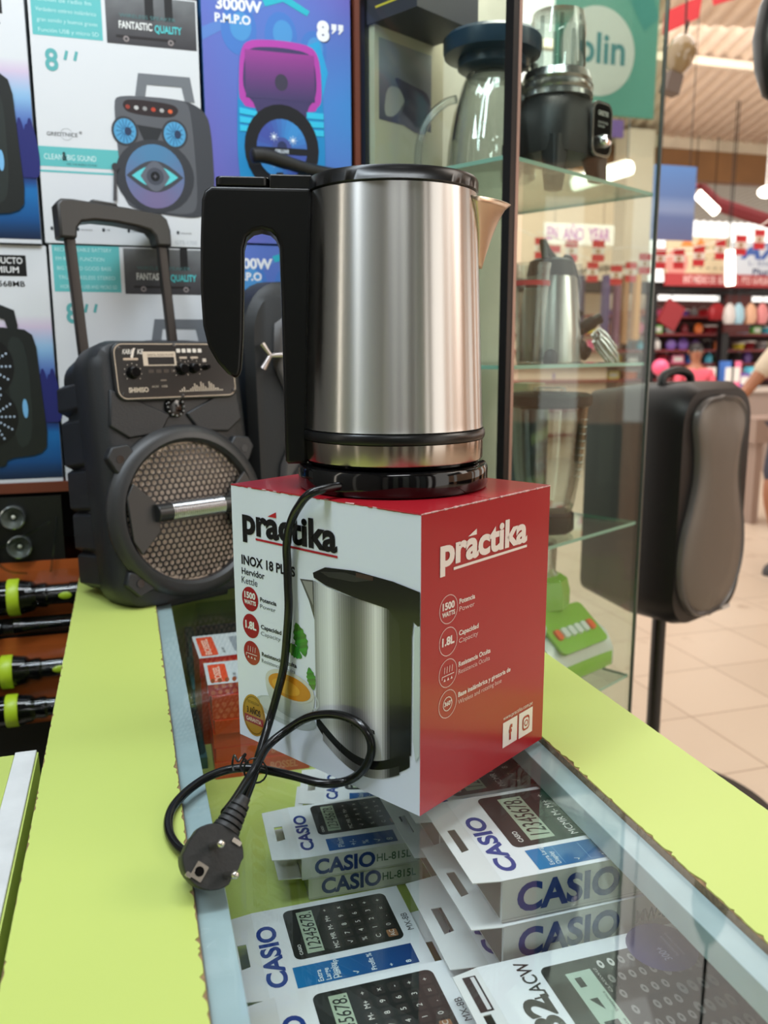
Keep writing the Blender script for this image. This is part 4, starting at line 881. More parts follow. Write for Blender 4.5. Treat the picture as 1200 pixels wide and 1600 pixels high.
postbox(CW-.003,-.003,.0042,.006,mat('grey_glass_channel',(96,100,96),.3,.5),'edge_trim')
mb=MB(); slab(mb,cl(.016,.0,0),cl(CW-.004,.0,0),.004,ZB,ZT,CG,Ld); mb.build('glass_pane',case)
mb=MB(); slab(mb,cl(.0,.012,0),cl(.0,CDp-.014,0),.004,ZB,ZT,CG,Rd); mb.build('glass_pane',case)
mb=MB(); slab(mb,cl(CW-.0045,.004,0),cl(CW-.0045,CDp-.014,0),.004,ZB,ZT,CG,Rd); mb.build('glass_pane',case)
mb=MB(); slab(mb,cl(.0,CDp-.0005,0),cl(CW*.99,CDp-.0005,0),.006,ZB,ZT,mat('cream_back_panel',(216,213,198),.5,noise=.2,nscale=8),Ld); mb.build('back_panel',case)
SG=glassmat('shelf_glass',(232,243,237),1.5,1.0)
for z in (.629,.3285,.026,-.286):
    mb=MB(); f=.006
    p=[cl(f,f,0),cl(CW-.006,f,0),cl(CW-.006,CDp-.006,0),cl(f,CDp-.006,0)]
    mb.add([q+Vector((0,0,z)) for q in p],[(0,1,2,3)],SG); mb.add([q+Vector((0,0,z-.006)) for q in p],[(3,2,1,0)],SG)
    for i in range(4):
        a,b=p[i],p[(i+1)%4]; mb.add([a+Vector((0,0,z-.006)),b+Vector((0,0,z-.006)),b+Vector((0,0,z)),a+Vector((0,0,z))],[(0,1,2,3)],mat('shelf_edge_glass',(150,190,176),.15,coat=.5))
    mb.build('glass_shelf',case)
# black base rail of the case
caseM=Matrix.Rotation(math.atan2(Rd.y,Rd.x),4,'Z')
RZC=math.atan2(Rd.y,Rd.x)
def onshelf(a,b,z): return C0+cl(a,b,z)
# --- black blender on the top shelf
p=at_z(884,236,.6295); 
bl=tag(empty('blender',onshelf(.232,.080,.630),RZC-math.radians(4)),'black blender base with silver collar and clear cup on the top glass shelf','blender')
mb=MB(); sq=lambda w,d,z,r,dx=0:[(x+dx,y,z) for x,y in rrect(w,d,r)]
for sx in (-1,1):
    for sy in (-1,1): mb.loft([sq(.024,.024,0,.006),sq(.034,.034,.045,.010)],BLKM) if False else mb.loft([[(x+sx*.052,y+sy*.040,0) for x,y in rrect(.022,.022,.005)],[(x+sx*.044,y+sy*.034,.05) for x,y in rrect(.036,.034,.008)]],BLKM)
mb.loft([sq(.128,.108,.030,.03),sq(.132,.112,.045,.032),sq(.126,.108,.085,.034),sq(.110,.098,.100,.034),sq(.098,.090,.108,.04)],BLKM); mb.build('motor_housing',bl)
mb=MB(); mb.lathe([(.046,.106),(.052,.110),(.052,.116),(.049,.119),(.052,.123),(.052,.128),(.048,.131),(.050,.135),(.046,.146),(.040,.148)],mat('silver_plastic',(170,168,166),.22,.9),40); mb.build('collar_ring',bl)
mb=MB(); mb.lathe([(.037,.148),(.040,.155),(.0385,.205),(.036,.225),(.033,.226)],VES,32); 
for k in range(8):
    a=k*PI/4; mb.box((.036*math.cos(a)-.002,.036*math.sin(a)-.002,.15),(.036*math.cos(a)+.002,.036*math.sin(a)+.002,.215),VES)
mb.build('blending_cup',bl)
mb=MB(); mb.mx=Matrix.Translation((.030,-.0565,.066)); mb.prism(rrect(.048,.074,.014),.0,-.004,mat('silver_plastic'),axis='y'); mb.prism(rrect(.040,.066,.011),-.004,-.0046,BLKG,axis='y')
bl.scale=(1.15,1.15,1.15); pl=mb.build('badge_plate',bl)
fc=Face(MB(),(.010,-.0613,.033),(1,0,0),(0,0,1)); fc.text('GREETEK',.020,.051,.0060,(200,200,196),w=.026,bold=.02,ctr=True); fc.text('HIGH POWER\nBLENDER',.020,.040,.0035,(190,190,188),w=.024,ctr=True); fc.mb.build('badge_print',pl)
mb=MB(); mb.lathe([(.010,0),(.0095,-.006),(.007,-.011),(.0004,-.012)],CHROME,20,(.030,-.0612,.050),'y'); mb.build('dial',bl)
# --- upside down jug with dark lid
jg=tag(empty('glass_jug',onshelf(.148,.150,.630),math.radians(-17)),'clear glass jug stored upside down under a dark blue blender lid, top shelf','jug')
mb=MB(); flu=lambda r,z,n=36:[(r*math.cos(2*PI*i/n)*(1-.045*(i%6<2)),r*math.sin(2*PI*i/n)*(1-.045*(i%6<2)),z) for i in range(n)]
mb.loft([flu(r,z) for r,z in ((.074,.0),(.075,.004),(.070,.06),(.061,.11),(.049,.15),(.043,.162),(.03,.168))],VES,False,False); mb.lathe([(.071,.002),(.066,.060),(.057,.110),(.045,.150),(.040,.158),(.0005,.160)],VES,40,cap0=False,cap1=False); mb.build('jug_body',jg)
mb=MB()
hp=[(-.058,0,.128),(-.078,-.004,.120),(-.104,-.008,.095),(-.118,-.010,.060),(-.121,-.010,.018),(-.118,-.010,.012),(-.100,-.008,.012),(-.066,-.004,.016)]
mb.tube(smooth_path(hp,6),.0085,VES,12,flat=.8); mb.build('jug_handle',jg)
lidb=tag(empty('plastic_cover',onshelf(.148,.150,.7995),RZC),'dark blue and black round blender lid resting on the upturned glass jug','lid')
mb=MB(); mb.lathe([(.050,0),(.056,.004),(.056,.018),(.078,.022),(.080,.030),(.080,.046),(.074,.052),(.0005,.054)],mat('dark_blue_plastic',(26,52,72),.3),48); mb.build('lid_body',lidb,sharp=40)
mb=MB(); mb.prism([(.070,-.014),(.118,-.009),(.122,0),(.118,.009),(.070,.014)],.024,.036,BLKM); mb.build('lid_spout',lidb,bevel=.002)
# picture panel/carton behind, cream
fr_=tag(empty('framed_carton',onshelf(.030,.284,.630),RZC),'cream carton printed with a dark grey picture standing at the back of the top shelf','box')
mb=MB(); mb.mx=Matrix.Rotation(math.radians(0),4,'Z'); mb.box((-.022,-.002,0),(.150,.018,.262),mat('cream_card',(196,190,166),.5)); mb.build('carton_body',fr_)
fc=Face(MB(),(-.022,-.0022,0),(1,0,0),(0,0,1)); fc.grid(.010,.098,.130,.125,lambda u,v:mixc((84,84,98),(152,156,156),v),4,6,1); fc.spoly([(.020,.104),(.050,.108),(.082,.150),(.030,.158)],(172,172,166),2); fc.spoly([(.050,.102),(.120,.086),(.134,.110),(.138,.160),(.085,.166),(.040,.172),(.078,.135)],(66,64,86),3); fc.mb.build('front_print',fr_)
bb=tag(empty('flat_carton',onshelf(.004,.185,.870),RZC),'dark flat carton with a yellow stripe lying across the top of the case','box')
mb=MB(); mb.box((.0,-.0,0),(.15,.11,.05),mat('dark_slate_card',(54,54,64),.5)); mb.build('carton_body',bb)
fc=Face(MB(),(.0,.11,0),(0,-1,0),(0,0,1)); fc.rect(.02,.020,.07,.003,(206,190,60),2); fc.mb.build('stripe_print',bb)
# --- middle shelf: steel flask kettle, tall glass, hand mixer
fl=tag(empty('steel_flask',onshelf(.325,.140,.3295),RZC),'brushed steel jug with black collar on the middle glass shelf','jug')
mb=MB(); mb.lathe([(.058,.0),(.060,.004),(.057,.06),(.047,.15),(.044,.155)],STEEL,48); mb.build('flask_body',fl,sharp=40)
mb=MB(); mb.lathe([(.0445,.155),(.045,.158),(.040,.182),(.030,.187),(.0005,.188)],BLKM,40); mb.build('flask_collar',fl)
mb=MB(); mb.tube(smooth_path([(.034,-.006,.192),(.050,-.008,.190),(.068,-.010,.162),(.076,-.010,.142),(.070,-.010,.132),(.058,-.008,.140)],6),.0045,BLK,10); mb.tube(smooth_path([(-.030,-.005,.187),(-.038,-.005,.215),(-.022,-.005,.200),(.0,-.005,.187)],4),.006,mat('dark_green_plastic',(52,66,50),.4),8); mb.build('flask_handle',fl)
tg=tag(empty('tall_glass_cup',onshelf(.140,.055,.3295),RZC),'tall clear plastic cup with red label, middle glass shelf near the black post','cup')
mb=MB(); mb.lathe([(.020,0),(.0215,.004),(.026,.10),(.030,.150),(.031,.160)],VES,28,cap1=False); mb.lathe([(.018,.004),(.023,.10),(.027,.150),(.0285,.160)],VES,28,cap1=False); mb.build('cup_body',tg)
fc=MB(); fc.lathe([(.0303,.124),(.0308,.132)],mat('red_label',(190,60,66),.4),20,cap0=False,cap1=False); fc.build('cup_label',tg)
mx=tag(empty('hand_mixer_attachment',onshelf(.398,.080,.3295),math.radians(-6)),'black appliance head with chrome whisk paddles leaning on the middle shelf','mixer part')
mb=MB(); mb.tube(smooth_path([(-.038,0,.088),(-.052,0,.062),(-.046,0,.030),(-.018,0,.012)],6),[.003]+[.013]*10+[.017]*5+[.012]*3,BLKM,14); mb.tube([(-.034,0,.052),(-.010,0,.066)],[.010,.011],BLKM,12); mb.tube([(-.010,0,.066),(.002,0,.072)],.009,BLK,10); mb.build('mixer_head',mx)
mb=MB()
for y in (-.018,.018):
    for k in range(4):
        a=k*PI/4; ux,uz=math.cos(math.radians(-48)),math.sin(math.radians(-48)); b=Vector((-.022+.012,y,.038)) if y<0 else Vector((.004,y,.050))
        ax=Vector((ux,0,uz)); s1=Vector((-uz,0,ux))*math.cos(a)+Vector((0,1,0))*math.sin(a)
        pts=[b+s1*.008,b+ax*.012+s1*.011,b+ax*.042+s1*.011,b+ax*.053+s1*.004,b+ax*.053-s1*.004,b+ax*.042-s1*.011,b+ax*.012-s1*.011,b-s1*.008]
        mb.tube(pts,.0028,CHROME,8)
mb.build('whisk',mx,sharp=80); mx.scale=(1.12,1.12,1.12)
knob=tag(empty('round_knob',onshelf(.165,.030,.3295),RZC),'small rounded black knob standing at the front of the middle shelf','knob')
mb=MB(); mb.lathe([(.012,0),(.013,.008),(.011,.018),(.006,.023),(.0005,.024)],BLKM,20); mb.build('knob_body',knob)
# --- lower shelf: glass blender jar, chrome thing, cream packs, grey cylinder
bj=tag(empty('blender_jar',onshelf(.238,.078,.029),RZC),'ribbed clear glass blender jar with black lid and black base on the third shelf','blender jar')
def oct2(r,z,n=16): return [(r*math.cos(2*PI*i/n+.2)*(1.0 if i%2 else .955),r*math.sin(2*PI*i/n+.2)*(1.0 if i%2 else .955),z) for i in range(n)]
mb=MB(); mb.loft([oct2(.038,.030),oct2(.041,.040),oct2(.046,.070),oct2(.050,.10),oct2(.057,.185),oct2(.058,.195)],VES,False,False); mb.loft([oct2(.034,.040),oct2(.042,.070),oct2(.046,.10),oct2(.053,.185)],VES,True,False)
mb.build('jar_glass',bj,sharp=25)
fc=MB(); 
for i in range(9): fc.tube([(.010+.010*0,-.0475-.0009*i,.085+i*.0105),(.024,-.0435-.0009*i,.085+i*.0105)],.0007,mat('etched_mark',(220,226,222),.4),6)
fc.build('level_marks',bj)
mb=MB(); mb.loft([oct2(.040,0),oct2(.043,.004),oct2(.042,.028),oct2(.038,.032)],BLKM); mb.prism([(-.065,-.01),(-.03,-.01),(-.03,.01),(-.065,.01)],.0,.012,BLKM); mb.build('jar_base',bj)
mb=MB(); mb.loft([oct2(.056,.186),oct2(.062,.190),oct2(.062,.203),oct2(.056,.207)],BLKM); mb.lathe([(.024,.207),(.024,.214),(.018,.216),(.0005,.216)],VES,20); mb.build('jar_lid',bj); bj.scale=(1.2,1.2,1.2)
ch=tag(empty('chrome_cup',onshelf(.030,.045,.029),RZC),'small polished chrome cup behind the corner of the carton, third shelf','cup')
mb=MB(); mb.lathe([(.014,0),(.018,.004),(.020,.045),(.0215,.048),(.019,.048),(.017,.006),(.0005,.006)],CHROME,28,cap1=False); mb.build('cup_body',ch)
for i in range(2):
    cr=tag(empty('cream_soap_dish' if False else 'cream_tray',onshelf(.345+.002*i,.200,.2605+.0145*i),RZC),['lower cream plastic tray just under the middle shelf','upper cream plastic tray just under the middle shelf'][i],'tray','cream trays under the middle shelf')
    mb=MB(); mb.loft([[(x,y,0) for x,y in rrect(.052,.04,.006)],[(x,y,.012) for x,y in rrect(.060,.046,.007)],[(x,y,.014) for x,y in rrect(.060,.046,.007)]],mat('cream_plastic',(214,200,166),.4)); mb.build('tray_body',cr)
gc=tag(empty('grey_canister',onshelf(.345,.200,.029),RZC),'dull grey round canister behind the glass blender jar on the third shelf','canister')
mb=MB(); mb.lathe([(.040,0),(.042,.004),(.042,.225),(.038,.2305),(.0005,.231)],mat('grey_plastic',(96,98,100),.45),36); mb.build('canister_body',gc)
# --- green and white blender base
g=tag(empty('fruit_blender',onshelf(.330,.150,-.2855),RZC-math.radians(4)),'lime green and white blender motor base with orange end buttons, bottom shelf','blender')
GRN2=mat('green_plastic',(128,184,52),.25,coat=.3); WP=mat('white_gloss_plastic',(216,222,218),.25,coat=.3)
mb=MB()
secs=[]
for y,z0_,z1_ in ((-.095,.018,.052),(-.080,.006,.084),(-.04,.002,.108),(.02,.0,.122),(.085,.0,.122)):
    secs.append([(x,y,z0_+(z+.5)*(z1_-z0_)) for x,z in rrect(.150,1.0,.25,0,0,5)])
mb.loft(secs,WP); mb.build('base_housing',g,sharp=60)
fr3=Vector((0,-.040,.1085)); 
def face_on(y0,z0_,y1,z1_,w,r,th,m,name,par):
    u=Vector((1,0,0)); v=Vector((0,y1-y0,z1_-z0_)); H_=v.length; v.normalize(); n_=u.cross(v); mb=MB(); c=Vector((0,(y0+y1)/2,(z0_+z1_)/2))
    P=[c+u*a+v*b for a,b in rrect(w,H_,r)]
    mb.loft([[q-n_*.002 for q in P],[q+n_*th for q in P]],m); o=mb.build(name,par); return o,c,u,v,n_
pf,c_,u_,v_,n_=face_on(-.097,.070,-.036,.1225,.112,.010,.004,GRN2,'control_panel',g)
for i in range(6):
    mb=MB(); q=c_+u_*(-.040+.016*i)-v_*.006+n_*.004; m_=mat('orange_button',(236,96,44),.35) if i in (0,5) else WP
    mb.loft([[q+u_*a+v_*b for a,b in rrect(.0125,.020,.005)],[q+n_*.004+u_*a*.9+v_*b*.9 for a,b in rrect(.0125,.020,.005)]],m_); mb.build('push_button',pf)
mb=MB(); mb.loft([[(x,-.0945+.0*z,.018+(z+.5)*.030) for x,z in rrect(.146,1.0,.25,0,0,5)],[(x,-.099,.022+(z+.5)*.020) for x,z in rrect(.132,1.0,.25,0,0,5)]],GRN2); mb.build('front_skirt',g)
mb=MB(); mb.lathe([(.048,.122),(.050,.125),(.050,.150),(.045,.172),(.034,.180)],GRN2,8); mb.build('jar_socket',g,sharp=20)
mb=MB(); mb.lathe([(.030,.178),(.026,.186),(.027,.232),(.025,.240),(.022,.240),(.023,.19),(.0005,.19)],VES,28,cap1=False); mb.build('glass_cup',g)
mb=MB(); mb.lathe([(.010,0),(.010,.006),(.0005,.007)],WP,16,(-.072-.004,-.03,.05),'x'); 
mb.tube(smooth_path([(-.070,-.045,.085),(-.085,-.055,.100),(-.070,-.060,.118),(-.055,-.060,.105),(-.075,-.062,.080),(-.095,-.050,.060),(-.100,-.03,.02),(-.11,-.02,.004)],6),.0028,WP,8); mb.build('cable',g); g.scale=(1.28,1.22,1.13)
# ================================================================ LOUDSPEAKER ON POLE
LS=Vector((1.425,1.80,-.95)); ls=tag(empty('loudspeaker',LS+Vector((0,0,.610)),math.radians(24)),'large black loudspeaker on a pole with curved grey grille, right of the display case','speaker')
mb=MB(); GB=mat('satin_black_cabinet',(11,11,12),.42,spec=.35)
mb.loft([[(x,-.0,z) for x,z in rrect(.335,.590,.085,0,.300,8)],[(x,.03,z) for x,z in rrect(.355,.615,.09,0,.305,8)],[(x,.15,z) for x,z in rrect(.345,.61,.08,0,.305,8)],[(x,.32,z) for x,z in rrect(.22,.56,.04,0,.305,8)]],GB); mb.build('cabinet',ls,sharp=50)
def guitar(k,top=.565,bot=.026):
    prof=[(-.05,.0),(0,.0),(.012,.045),(.06,.090),(.14,.122),(.26,.138),(.40,.130),(.52,.108),(.64,.092),(.76,.094),(.87,.108),(.94,.098),(.985,.060),(1,.0),(1.05,0)]
    sp_=[q for q in smooth_path([Vector((a,b,0)) for a,b in prof],5)][5:-5]
    R_=[(max(0,q.y)*k,bot+(top-bot)*min(1,max(0,q.x))) for q in sp_]; L_=[(-x,z) for x,z in reversed(R_[1:-1])]
    return [(x,.3+(z-.3)*(1+(k-1)*.4)) for x,z in R_+L_]
mb=MB(); TRM=mat('grey_trim_plastic',(84,80,78),.3)
mb.loft([[(x,.004,z) for x,z in guitar(1.17)],[(x,-.012,z) for x,z in guitar(1.16)],[(x,-.015,z) for x,z in guitar(1.12)],[(x,-.008,z) for x,z in guitar(1.08)]],TRM); mb.build('front_trim',ls,sharp=60)
mb=MB(); mb.loft([[(x,-.006,z) for x,z in guitar(1.06)],[(x,-.015,z) for x,z in guitar(1.00)],[(x*.6,-.024,z*.8+.06) for x,z in guitar(.88)]],mat('grey_mesh_grille',(102,94,86),.5,.3)); mb.build('grille',ls,sharp=70)
mb=MB(); mb.box((.035,-.0275,.020),(.075,-.024,.030),mat('silver_badge',(180,176,172),.3)); mb.build('badge',ls)
mb=MB(); mb.tube(smooth_path([(-.11,.10,.600),(-.10,.10,.628),(-.04,.10,.640),(.02,.10,.628),(.03,.10,.600)],6),.011,BLKM,12); mb.build('carry_handle',ls)
st=tag(empty('speaker_stand',(1.360,1.905,-.95)),'black pole stand with round floor base under the loudspeaker','stand')
mb=MB(); mb.lathe([(.019,.03),(.019,.598)],BLK,24); mb.build('pole',st)
mb=MB(); mb.lathe([(.36,0),(.365,.004),(.36,.010),(.10,.022),(.03,.035),(.019,.06)],mat('dark_base_plate',(24,22,21),.4),64); mb.build('base_plate',st,sharp=30)
area('case_fill_light', tuple(C0+cl(.22,.10,1.15)), (.3,.05), 1.6, (1,.95,.86))  # fill light added to lift the dim case interior
# ================================================================ HALL
FT=mat('floor_tile_beige',(214,190,164),.28)
nt=FT.node_tree; b_=nt.nodes['Principled BSDF']; tc=nt.nodes.new('ShaderNodeTexCoord'); mp=nt.nodes.new('ShaderNodeMapping'); br_=nt.nodes.new('ShaderNodeTexBrick')
br_.offset=0; br_.inputs['Scale'].default_value=1; br_.inputs['Brick Width'].default_value=.3925; br_.inputs['Row Height'].default_value=.3925; br_.inputs['Mortar Size'].default_value=.0028
mp.inputs['Location'].default_value=(-1.89+.3925*5,-2.034+.3925*6,0)
br_.inputs['Color1'].default_value=lin((206,188,168))+(1,); br_.inputs['Color2'].default_value=lin((200,182,162))+(1,); br_.inputs['Mortar'].default_value=lin((150,126,108))+(1,)
nz=nt.nodes.new('ShaderNodeTexNoise'); nz.inputs['Scale'].default_value=7; nz.inputs['Detail'].default_value=8; cr_=nt.nodes.new('ShaderNodeMapRange'); cr_.inputs[1].default_value=.64; cr_.inputs[2].default_value=.74
mx_=nt.nodes.new('ShaderNodeMix'); mx_.data_type='RGBA'; mx_.inputs['B'].default_value=lin((150,124,104))+(1,)
sc_=nt.nodes.new('ShaderNodeMath'); sc_.operation='MULTIPLY'; sc_.inputs[1].default_value=.6
L_=nt.links.new; L_(tc.outputs['Object'],mp.inputs[0]); L_(mp.outputs[0],br_.inputs['Vector']); L_(tc.outputs['Object'],nz.inputs['Vector']); L_(nz.outputs['Fac'],cr_.inputs[0]); L_(cr_.outputs[0],sc_.inputs[0]); L_(sc_.outputs[0],mx_.inputs['Factor']); L_(br_.outputs['Color'],mx_.inputs['A']); L_(mx_.outputs['Result'],b_.inputs['Base Color'])
mb=MB(); mb.box((-3,-4,-1.0),(16,22,-.95),FT); struct(mb.build('floor'))
WL=mat('grey_shop_wall',(122,122,118),.7)
mb=MB(); mb.box((-1.62,-2.6,-.95),(-1.5,2.2,2.2),WL); struct(mb.build('wall_left'))
mb=MB(); mb.box((-1.5,1.84,-.95),(.42,1.96,2.2),WL); struct(mb.build('wall_back'))
mb=MB(); mb.box((-1.5,-2.6,-.95),(1.50,-2.48,2.2),WL); mb.box((1.98,-2.6,-.95),(2.3,-2.48,2.2),mat('dark_door_leaf',(60,52,46),.6)); mb.box((1.50,-2.6,1.7),(1.98,-2.48,2.2),WL); struct(mb.build('wall_front'))  # unseen wall, its door gap placed for a bright stripe in the kettle
# tall cabinets added behind the camera as stripes for the kettle to reflect
for x,w_,c,nm in ((-1.35,.36,(196,198,190),'pale'),(-.93,.22,(46,44,42),'black'),(-.66,.30,(150,160,148),'sage green'),(-.30,.16,(40,40,40),'charcoal'),(-.08,.34,(170,180,172),'light sage'),(.32,.30,(84,86,82),'slate'),(.68,.20,(186,196,196),'ice white'),(.94,.34,(120,136,136),'blue grey'),(1.31,.16,(26,24,24),'jet black')):
    t=tag(empty('reflection_cabinet',(x,-2.40,-.95)),nm+' tall cabinet added behind the viewer for kettle reflections','cabinet','added cabinets along the front wall')
    mb=MB(); mb.box((0,-.07,0),(w_,.30,2.6),mat('cabinet_'+nm.replace(' ','_'),c,.6)); mb.build('cabinet_body',t); mb=MB(); mb.box((.02,.301,.05),(w_-.02,.315,2.55),mat('cabinet_'+nm.replace(' ','_'),c,.6)); mb.build('door',t); mb=MB(); mb.cyl((w_-.04,.33,1.1),(w_-.04,.33,1.25),.006,.006,CHROME,10); mb.build('handle',t)
t=tag(empty('added_wall_tube',(-1.47,.62,.2)),'upright glowing tube added on the left wall for a kettle highlight','lamp'); mb=MB(); mb.box((-.028,-.05,-.1),(-.005,.05,1.7),WHITE); mb.build('fitting',t); mb=MB(); mb.cyl((.02,0,-.05),(.02,0,1.65),.020,.020,mat('lit_tube_1',(255,246,230),.5,emit=4),12); mb.build('lamp_tube',t)  # unseen glowing tube added for a white stripe on the kettle
t=tag(empty('white_reflector_stand',(-1.05,.02,-.95)),'narrow white reflector panel added on the left for the kettle','banner'); mb=MB(); mb.box((-.06,-.06,.0),(.06,.06,.02),BLK); mb.box((-.01,-.05,.02),(.0,.05,2.3),mat('white_reflector',(236,236,230),.6)); mb.build('reflector_panel',t)  # unseen white panel added as a weaker highlight in the kettle
mb=MB(); mb.box((-1.62,-2.6,2.2),(2.25,1.96,2.26),mat('shop_ceiling',(120,118,112),.8)); struct(mb.build('ceiling_1'))
PW_=mat('peach_hall_wall',(206,160,128),.7)
mb=MB()
for y0,y1 in ((-4,-2.9),(-2.3,.7),(1.0,1.35),(2.5,3.4),(4.2,5.2)): mb.box((6,y0,-.95),(6.15,y1,3.0),PW_)
mb.box((5.98,-4,1.75),(6.15,5.2,3.0),mat('dark_reflection_band',(46,40,36),.7)); mb.box((6,-4,-.95),(6.15,5.2,-.2),PW_); struct(mb.build('wall_right'))  # unseen wall; gaps and dark top shaped for kettle and pane reflections
# hall roof: corrugated sheet
RF=mat('cream_roof_sheet',(226,206,186),.6,noise=.15,nscale=1.5)
def corr(name,x0,x1,y0,y1,z0,z1,pitch,amp,m,ang=0):
    mb=MB(); n=int((x1-x0)/pitch*4); vs=[];fs=[]
    for i in range(n+1):
        x=x0+(x1-x0)*i/n; dz=amp*(1 if (i%4) in (1,2) else 0); xo=0
        vs+=[(x,y0,z0+dz),(x+ang,y1,z1+dz)]
    for i in range(n): fs.append((2*i,2*i+1,2*i+3,2*i+2))
    mb.add(vs,fs,m); return struct(mb.build(name,sharp=10))
corr('ceiling_2',.9,15,-1.0,10.1,3.05,3.05,.16,.03,RF,4.0)
corr('ceiling_3',2,16,12.2,17,3.55,3.2,.20,.03,mat('grey_roof_sheet',(150,146,140),.6))
mb=MB(); mb.box((1.2,7.30,2.97),(16,7.38,3.04),mat('cream_purlin',(205,188,168),.6)); mb.box((1.2,3.4,2.93),(16,3.5,3.04),mat('cream_purlin')); struct(mb.build('trim_1'))
zA=at_y(1120,212,10.1).z; zB=at_y(1120,238,10.1).z; zC=at_y(1120,285,10.1).z
mb=MB(); mb.box((3,10.05,zB),(16,10.2,zA),mat('cream_beam',(205,192,168),.6,noise=.3,nscale=3)); struct(mb.build('trim_2'))
mb=MB(); mb.box((3,10.06,zC),(16,10.22,zB-.002),mat('brown_fascia_board',(128,88,46),.6,noise=.2,nscale=2)); struct(mb.build('trim_3'))
RT=mat('red_truss_paint',(150,50,58),.5)
p1=at_y(1118,318,10.6); p2=at_y(1200,345,10.6); mb=MB(); d_=(p2-p1)
mb.tube([p1,p1+d_*5],.10,RT,8); mb.tube([at_y(1086,288,10.6),p1],.10,RT,8); struct(mb.build('trim_4'))
# market stall facade in the distance
YS_=9.0
def P(px,py,y=YS_): return at_y(px,py,y)
def rectp(mb,x0,y0,x1,y1,m,y=YS_,dep=.05):
    a=P(x0,y1,y); b=P(x1,y0,y); mb.box((a.x,y,min(a.z,b.z)),(b.x,y+dep,max(a.z,b.z)),m)
stall=tag(empty('market_stall',(5.4,YS_,-.95)),'distant red framed market stall with crowded shelves under a black beam','stall')
off=Vector((5.4,YS_,-.95))
def sbuild(mb,name,**k): mb.v=[v-off for v in mb.v]; return mb.build(name,stall,**k)
zt=P(1120,443).z; zu=P(1120,460).z
mb=MB(); mb.box((4.0,YS_-.05,zu),(9.6,YS_+.25,zt),mat('black_beam',(16,14,14),.5)); sbuild(mb,'roof_beam')
mb=MB(); mb.box((4.0,YS_+1.5,-.95),(9.6,YS_+1.6,zu+.02),mat('dull_red_shelf_back',(86,52,48),.7)); sbuild(mb,'back_wall')
zs=[P(1120,py).z for py in (492,520,546,568,592)]
for z in zs+[-.35,-.65]:
    mb=MB(); mb.box((4.05,YS_+.30,z-.03),(9.55,YS_+1.45,z),mat('red_shelf',(128,40,44),.5)); sbuild(mb,'shelf_board')
for px in (1022,1137):
    a=P(px,500); mb=MB(); mb.box((a.x-.05,YS_+.02,-.95),(a.x+.05,YS_+.12,zu),mat('black_beam')); sbuild(mb,'post')
mb=MB(); a=P(1133,452);b=P(1168,520); mb.box((a.x,YS_-.03,b.z),(b.x,YS_+.01,a.z),mat('maroon_panel',(84,30,28),.6)); sbuild(mb,'front_panel')
# signs above the stall
def sign(name,label,x0,y0,x1,y1,col,y,paint=None,cat='sign',dep=.04,rough=.6):
    a=P(x0,y1,y); b=P(x1,y0,y); t=tag(empty(name,(a.x,y,a.z)),label,cat); W=b.x-a.x; H=b.z-a.z
    mb=MB(); mb.box((0,0,0),(W,dep,H),mat('sign_%d_%d_%d'%col,col,rough)); mb.build('sign_board',t)
    if name in ('hanging_sign','poster'):
        for q in (.15,.85): w_=MB(); w_.tube([(W*q,dep/2,H-.002),(W*q,dep/2,3.06-a.z)],.003,BLK,5); w_.build('hanging_wire',t)
    elif name=='stall_sign':
        for q in (.1,.9): w_=MB(); w_.box((W*q-.02,dep,H*.1),(W*q+.02,.149,H*.6),BLK); w_.build('bracket',t)
    if paint: fc=Face(MB(),(0,-.0006,0),(1,0,0),(0,0,1),INKM); paint(fc,W,H); fc.mb.build('sign_print',t)
    return t
def s1(fc,W,H):
    K=4
    for i,(a,b,w) in enumerate(((.42,.70,.5),(.5,.42,.45),(.40,.20,.52))): fc.text(('FERRETERIA','hogar y bazar','A precio bajo')[i] if False else ('A- - -','- -  - - -','- - - - -')[i],W*a,H*b,H*.12,(60,52,46),w=W*w,bold=.02,L=K)
    fc.ell(W*.16,H*.34,H*.34,H*.34,(206,140,130),K); fc.poly([(W*.20,H*.75),(W*.30,H),(W*.42,H*.75)],(220,130,60),K); fc.poly([(W*.45,H*.8),(W*.52,H),(W*.6,H*.8)],(220,130,60),K)
sign('stall_sign','cream stall sign with small dark lettering behind the flag bunting',1040,372,1142,432,(206,190,156),YS_-.2,s1)
def s2(fc,W,H):
    fc.text('A77',W*.10,H*.56,H*.42,(62,96,170),w=W*.62,bold=.04,L=6,shear=.3); fc.text('L- Emanuel',W*.22,H*.36,H*.13,(70,96,150),w=W*.5,L=6); fc.text('Piura',W*.28,H*.10,H*.17,(60,70,110),w=W*.3,bold=.02,L=6)
sign('stall_sign','white stall sign with large blue lettering at the right edge',1143,382,1260,434,(205,214,224),YS_-.2,s2)
def s3(fc,W,H): fc.text('INT MEDIO DE  BLAS NO.  PTO 10-PIURA',W*.12,H*.25,H*.55,(226,190,186),w=W*.62,bold=.02,L=6)
sign('stall_sign','narrow red address sign strip with pale lettering above the black beam',1040,432,1260,446,(168,50,54),YS_-.22,s3)
